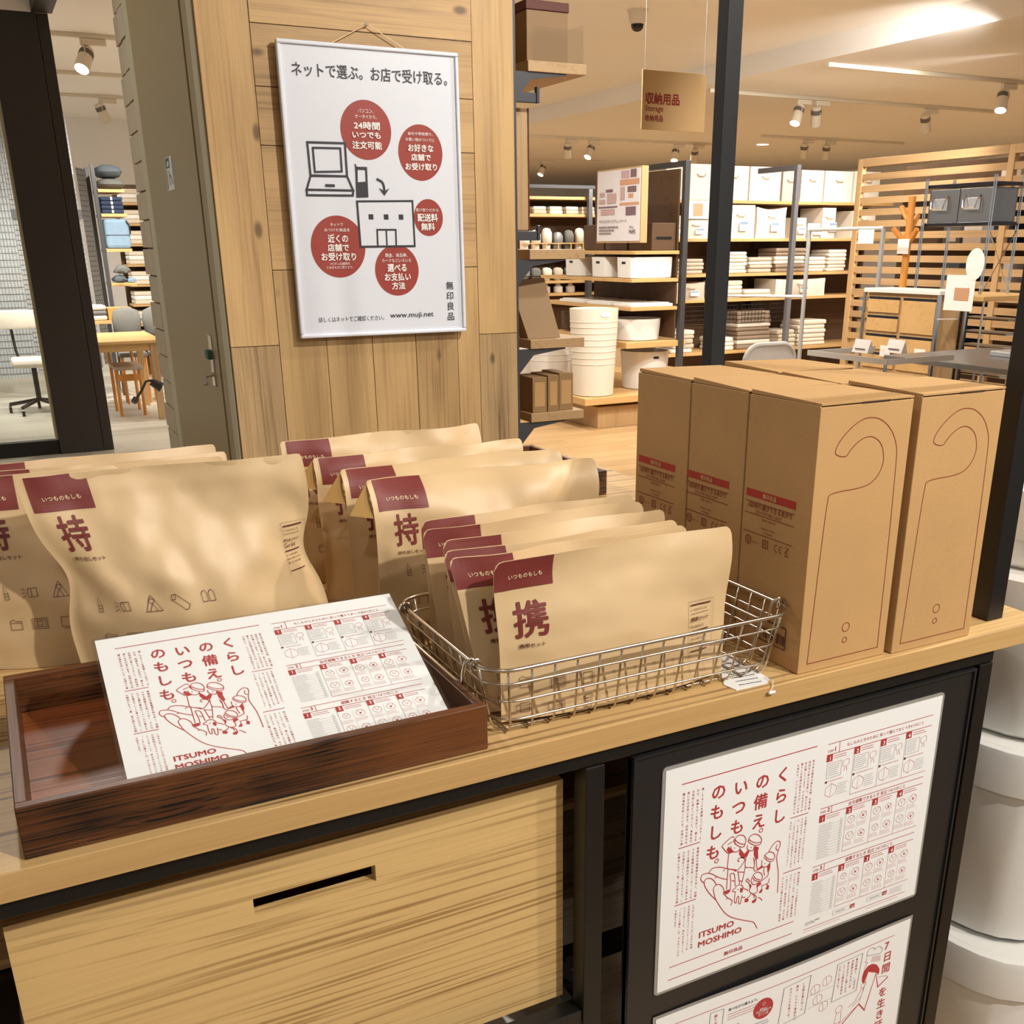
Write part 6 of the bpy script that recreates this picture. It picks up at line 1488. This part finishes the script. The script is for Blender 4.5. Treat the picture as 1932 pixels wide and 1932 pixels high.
# ================================================================== room on the left, seen past the column
lr = thing('mesh_shelves', 'grey steel shelf frame with mesh side in the left room', 'shelf unit', (1.2, 11.2, 0))
for x, y in ((1.12, 11.0), (1.12, 11.5)): MB().box(x, x+0.035, y, y+0.035, 0, 2.08, 0.002).build('post', M['rail'], lr)
for z in (1.842, 1.632, 1.325, 1.02): MB().box(1.156, 1.385, 10.98, 11.45, z, z+0.028, 0.002).build('shelf_board', M['oak'], lr)
for i in range(12): MB().tube([(1.0+i*0.0085, 11.02+i*0.02, 0.3), (1.0+i*0.0085, 11.02+i*0.02, 2.05)], 0.0022, 4).build('mesh_wire', M['smoke'], lr)
for i in range(40): MB().tube([(1.0, 11.02, 0.32+i*0.044), (1.1, 11.25, 0.32+i*0.044)], 0.0022, 4).build('mesh_wire', M['smoke'], lr)
mp_ = thing('silver_mesh_panel', 'tall silver perforated panel behind the charcoal column', 'panel', (0.9, 11.4, 0))
MB().box(0.42, 1.0, 11.30, 11.31, 0.25, 2.53).build('panel_sheet', M['mesh_white'], mp_)
for i in range(26): MB().box(0.42+i*0.0225, 0.4235+i*0.0225, 11.294, 11.2995, 0.25, 2.53).build('panel_wire', M['mesh_grey'], mp_)
for i in range(52): MB().box(0.42, 1.0, 11.290, 11.2935, 0.26+i*0.0435, 0.2635+i*0.0435).build('panel_wire', M['mesh_grey'], mp_)
MB().box(0.40, 1.02, 11.285, 11.32, 1.62, 1.70).build('panel_rail', M['rail_light'], mp_)
def cushion(label, x, y, z, rx, ry, h, mat):
    o = thing('cushion', label, 'cushion', (x, y, z), 'cushions on the top shelf')
    auto_smooth(MB().lathe([(0.35, 0.0), (0.8, h*0.12), (1.0, h*0.45), (0.85, h*0.8), (0.4, h)], (x, y, z), 24, rx, ry, 3.2).build('cushion_body', M[mat], o), 70)
    MB().tube([(x+rx*0.99*math.cos(a)*(abs(math.cos(a))**3.2+abs(math.sin(a))**3.2)**(-1/3.2), y+ry*0.99*math.sin(a)*(abs(math.cos(a))**3.2+abs(math.sin(a))**3.2)**(-1/3.2), z+h*0.45) for a in [2*PI*i/24 for i in range(24)]], 0.003, 5, True).build('piping', M[mat], o)
cushion('lower grey cushion on the left room shelf', 1.293, 11.2, 1.8705, 0.125, 0.2, 0.10, 'pillow_grey'); cushion('upper dark grey cushion on the left room shelf', 1.286, 11.2, 1.971, 0.12, 0.2, 0.115, 'slate_cloth')
for i in range(4):
    o = thing('folded_jeans', ('lowest', 'second', 'third', 'top')[i]+' folded dark blue jeans in the pile on the shelf', 'jeans', (1.26, 11.1, 1.66+i*0.036), 'pile of folded jeans')
    MB().box(1.168, 1.362, 11.0, 11.3, 1.6606+i*0.037, 1.6955+i*0.037, 0.012).build('denim_fold', M['denim'], o); MB().box(1.255, 1.272, 10.996, 10.9995, 1.666+i*0.037, 1.692+i*0.037).build('size_strip', M['white_ink'], o)
bl = thing('blue_cloth_bag', 'pale blue cloth bag filling the third shelf of the left room', 'bag', (1.27, 11.05, 1.353))
MB().box(1.165, 1.385, 10.97, 11.2, 1.3535, 1.615, 0.03).build('bag_body', M['denim_pale'], bl); MB().box(1.168, 1.380, 10.966, 10.9695, 1.47, 1.478).build('bag_seam', M['slate_cloth'], bl)
MB().tube([(1.36, 10.966, 1.60), (1.39, 10.96, 1.55), (1.385, 10.962, 1.48)], 0.006, 6).build('bag_strap', M['smoke'], bl)
rs = random.Random(9)
for i, (x, z, s, mt, lb) in enumerate(((1.245, 1.0485, .058, 'slate_cloth', 'crumpled slate coloured cloth on the fourth shelf'), (1.345, 1.0485, .036, 'denim_pale', 'crumpled pale blue cloth on the fourth shelf'), (1.27, 1.13, .065, 'pillow_grey', 'grey cloth heaped on the fourth shelf'))):
    o = thing('cloth_heap', lb, 'cloth', (x, 11.0, z)); m = MB().lathe([(0.3, 0), (1.0, 0.15), (1.1, 0.5), (0.7, 0.95), (0.15, 1.05)], (0, 0, 0), 18)
    m.v = [(x+v[0]*s*(1+0.45*noise.noise(Vector((v[0]*2, v[1]*2, v[2]*3+i)))), 11.03+v[1]*s*(1+0.4*noise.noise(Vector((v[0]*2+5, v[1]*2, v[2]*3+i)))), z+v[2]*s*1.2) for v in m.v]
    auto_smooth(m.build('cloth_body', M[mt], o), 60); MB().tube([(x-s, 10.92, z+s*0.6), (x, 10.915, z+s*0.8), (x+s, 10.92, z+s*0.45)], 0.005, 5).build('cloth_fold', M[mt], o)
# white linen shelves further back
wl2 = thing('linen_shelves', 'oak shelves of white linen at the back of the left room', 'shelf unit', (1.9, 12.6, 0))
for i in range(8): MB().box(1.50, 2.4, 12.4, 12.75, 0.35+i*0.205, 0.372+i*0.205).build('shelf_board', M['oak'], wl2)
MB().box(1.48, 2.42, 12.76, 12.775, 0, 2.0).build('back_panel', M['brown_shelf'], wl2)
for i in range(8):
    for j in range(2):
        x = 1.52+j*0.22; o = thing('linen_stack', '%s white linen pile on the %s back shelf of the left room' % (('left', 'right')[j], ('lowest', 'second', 'third', 'fourth', 'fifth', 'sixth', 'seventh', 'top')[i]), 'linen', (x+0.1, 12.5, 0.37+i*0.205), 'white linen piles in the left room')
        for q_ in range(3): MB().box(x, x+0.20, 12.41, 12.7, 0.3725+i*0.205+q_*0.045, 0.416+i*0.205+q_*0.045, 0.012).build('folded_piece', M[('linen', 'white_ink')[q_ % 2]], o)
bw_ = struct_root('wall_left_room', (1.5, 15.5, 0)); MB().box(-3, 5.0, 15.5, 15.52, 0, 2.95).build('wall_face', M['ceiling'], bw_)
# wooden table and chairs
tt = thing('wooden_table', 'light wooden table in the left room', 'table', (0.95, 9.6, 0))
MB().box(0.55, 1.30, 9.20, 10.25, 0.628, 0.652, 0.003).build('table_top', M['oak'], tt)
for x, y in ((1.20, 9.24), (1.20, 10.15), (0.60, 9.24), (0.60, 10.15)): MB().box(x, x+0.055, y, y+0.055, 0.003, 0.6275, 0.002).build('leg', M['oak_z'], tt)
for a in ((0.62, 1.235, 9.25, 9.275, 0.565, 0.627), (0.62, 1.235, 10.17, 10.195, 0.565, 0.627)): MB().box(*a).build('apron', M['oak'], tt)
MB().box(0.80, 0.98, 9.5, 9.8, 0.57, 0.6275, 0.003).build('cable_box', M['smoke'], tt)
cc = thing('wooden_chair', 'wooden chair with pale cushion seat under the left room table', 'chair', (1.08, 9.75, 0))
MB().box(0.93, 1.16, 9.55, 9.95, 0.385, 0.42, 0.012).build('seat', M['fabric_grey'], cc)
for x, y in ((0.94, 9.56), (1.13, 9.56), (0.94, 9.92), (1.13, 9.92)): MB().tube([(x, y, 0.003), (x, y, 0.385)], 0.014, 8).build('leg', M['orange_wood'], cc)
for x in (0.94, 1.13): MB().tube([(x, 9.95, 0.385), (x, 9.99, 0.60)], 0.013, 8).build('back_post', M['orange_wood'], cc)
MB().box(0.94, 1.13, 9.53, 9.548, 0.30, 0.355).build('seat_rail', M['orange_wood'], cc)
for i, x in enumerate((1.19, 1.45)):
    o = thing('round_chair_back', ('left', 'right')[i]+' grey rounded chair behind the left room table', 'chair', (x, 10.5, 0), 'grey rounded chairs')
    auto_smooth(MB().lathe([(0.03, 0.55), (0.11, 0.60), (0.13, 0.72), (0.11, 0.80), (0.04, 0.83)], (x, 10.5, 0.02), 18, 1.0, 0.3).build('backrest', M['pillow_grey'], o), 60)
    MB().box(x-0.12, x+0.12, 10.32, 10.48, 0.42, 0.46, 0.01).build('seat', M['pillow_grey'], o)
    for dx, dy in ((-.1, 10.34), (.1, 10.34), (-.1, 10.46), (.1, 10.46)): MB().tube([(x+dx, dy, 0.003), (x+dx, dy, 0.42)], 0.011, 6).build('leg', M['orange_wood'], o)
    MB().tube([(x, 10.47, 0.44), (x, 10.50, 0.60)], 0.012, 6).build('back_post', M['orange_wood'], o)
lp = thing('clip_lamp', 'black desk lamp head hanging by the table leg in the left room', 'lamp', (1.2, 9.15, 0.3))
MB().tube([(1.02, 9.19, 0.18), (1.08, 9.17, 0.26), (1.12, 9.16, 0.33), (1.17, 9.16, 0.335)], 0.010, 8).build('lamp_arm', M['smoke'], lp)
MB().tube([(1.16, 9.16, 0.325), (1.235, 9.15, 0.275)], 0.030, 12, r_end=0.042).build('lamp_head', M['smoke'], lp); MB().tube([(1.005, 9.18, 0.165), (1.03, 9.20, 0.195)], 0.024, 10).build('lamp_clamp', M['smoke'], lp)
ob = thing('wooden_crate', 'small orange wood crate on the shelf behind the table', 'crate', (1.2, 11.0, 0.72))
MB().box(1.06, 1.27, 10.70, 10.95, 0.731, 0.83, 0.003).build('crate_body', M['orange_wood'], ob); MB().box(1.06, 1.27, 10.698, 10.95, 0.8305, 0.838).build('crate_rim', M['oak'], ob)
sb_ = thing('side_bench', 'low oak bench behind the left room table', 'bench', (1.1, 10.8, 0))
MB().box(0.85, 1.32, 10.66, 11.0, 0.70, 0.7305, 0.002).build('bench_top', M['oak'], sb_)
for x, y in ((0.86, 10.67), (1.28, 10.67), (0.86, 10.96), (1.28, 10.96)): MB().box(x, x+0.03, y, y+0.03, 0.003, 0.699).build('leg', M['oak_z'], sb_)
rt_ = thing('rolled_towels', 'rolled pale towels lying on the bench', 'towel', (0.98, 10.8, 0.73))
for q_ in range(3): MB().box(0.88, 1.05, 10.68, 10.9, 0.7315+q_*0.045, 0.775+q_*0.045, 0.02).build('towel_fold', M[('linen', 'pillow_grey', 'linen')[q_]], rt_)
# office chair behind the glass
oc = thing('office_chair', 'cream office chair with black base behind the glass', 'chair', (0.30, 10.4, 0))
auto_smooth(MB().box(0.08, 0.44, 10.36, 10.42, 0.70, 0.86, 0.028).build('backrest', M['fabric'], oc), 40)
auto_smooth(MB().box(0.17, 0.52, 10.0, 10.40, 0.40, 0.47, 0.03).build('seat', M['fabric'], oc), 40)
MB().tube([(0.22, 10.42, 0.72), (0.23, 10.46, 0.52), (0.25, 10.42, 0.40), (0.34, 10.25, 0.40)], 0.012, 8).build('back_post', M['smoke'], oc); MB().tube([(0.34, 10.2, 0.10), (0.34, 10.2, 0.40)], 0.022, 10).build('gas_lift', M['smoke'], oc)
for i in range(5):
    a = 2*PI*i/5+PI*0.9; b = MB().tube([(0.34, 10.2, 0.115), (0.34+0.25*math.cos(a), 10.2+0.25*math.sin(a), 0.075)], 0.016, 8).build('base_arm', M['smoke'], oc)
    MB().tube([(0.34+0.25*math.cos(a)-0.012, 10.2+0.25*math.sin(a), 0.035), (0.34+0.25*math.cos(a)+0.012, 10.2+0.25*math.sin(a), 0.035)], 0.032, 12).build('caster', M['smoke'], b)
yc_ = thing('oak_side_cabinet', 'oak cabinet at the left frame edge behind the glass', 'cabinet', (-0.3, 11.5, 0))
MB().box(-0.9, -0.02, 11.6, 12.1, 0.003, 0.55, 0.003).build('cabinet_body', M['oak'], yc_)
for i in range(3): MB().box(-0.88, -0.04, 11.592, 11.5995, 0.03+i*0.175, 0.195+i*0.175).build('drawer_front', M['oak'], yc_)
sp2 = thing('grey_mesh_screen', 'grey wire mesh screen behind the shop window', 'screen', (0.1, 11.0, 0))
MB().box(-0.06, 0.02, 11.18, 11.24, 0.003, 2.3).build('screen_post', M['rail_light'], sp2)
MB().box(0.022, 0.41, 11.22, 11.226, 0.20, 2.3).build('screen_sheet', M['mesh_white'], sp2)
for i in range(34): MB().box(0.022, 0.41, 11.213, 11.2195, 0.24+i*0.06, 0.246+i*0.06).build('screen_wire', M['mesh_grey'], sp2)
for i in range(14): MB().box(0.03+i*0.028, 0.034+i*0.028, 11.208, 11.2125, 0.20, 2.3).build('screen_wire', M['mesh_grey'], sp2)
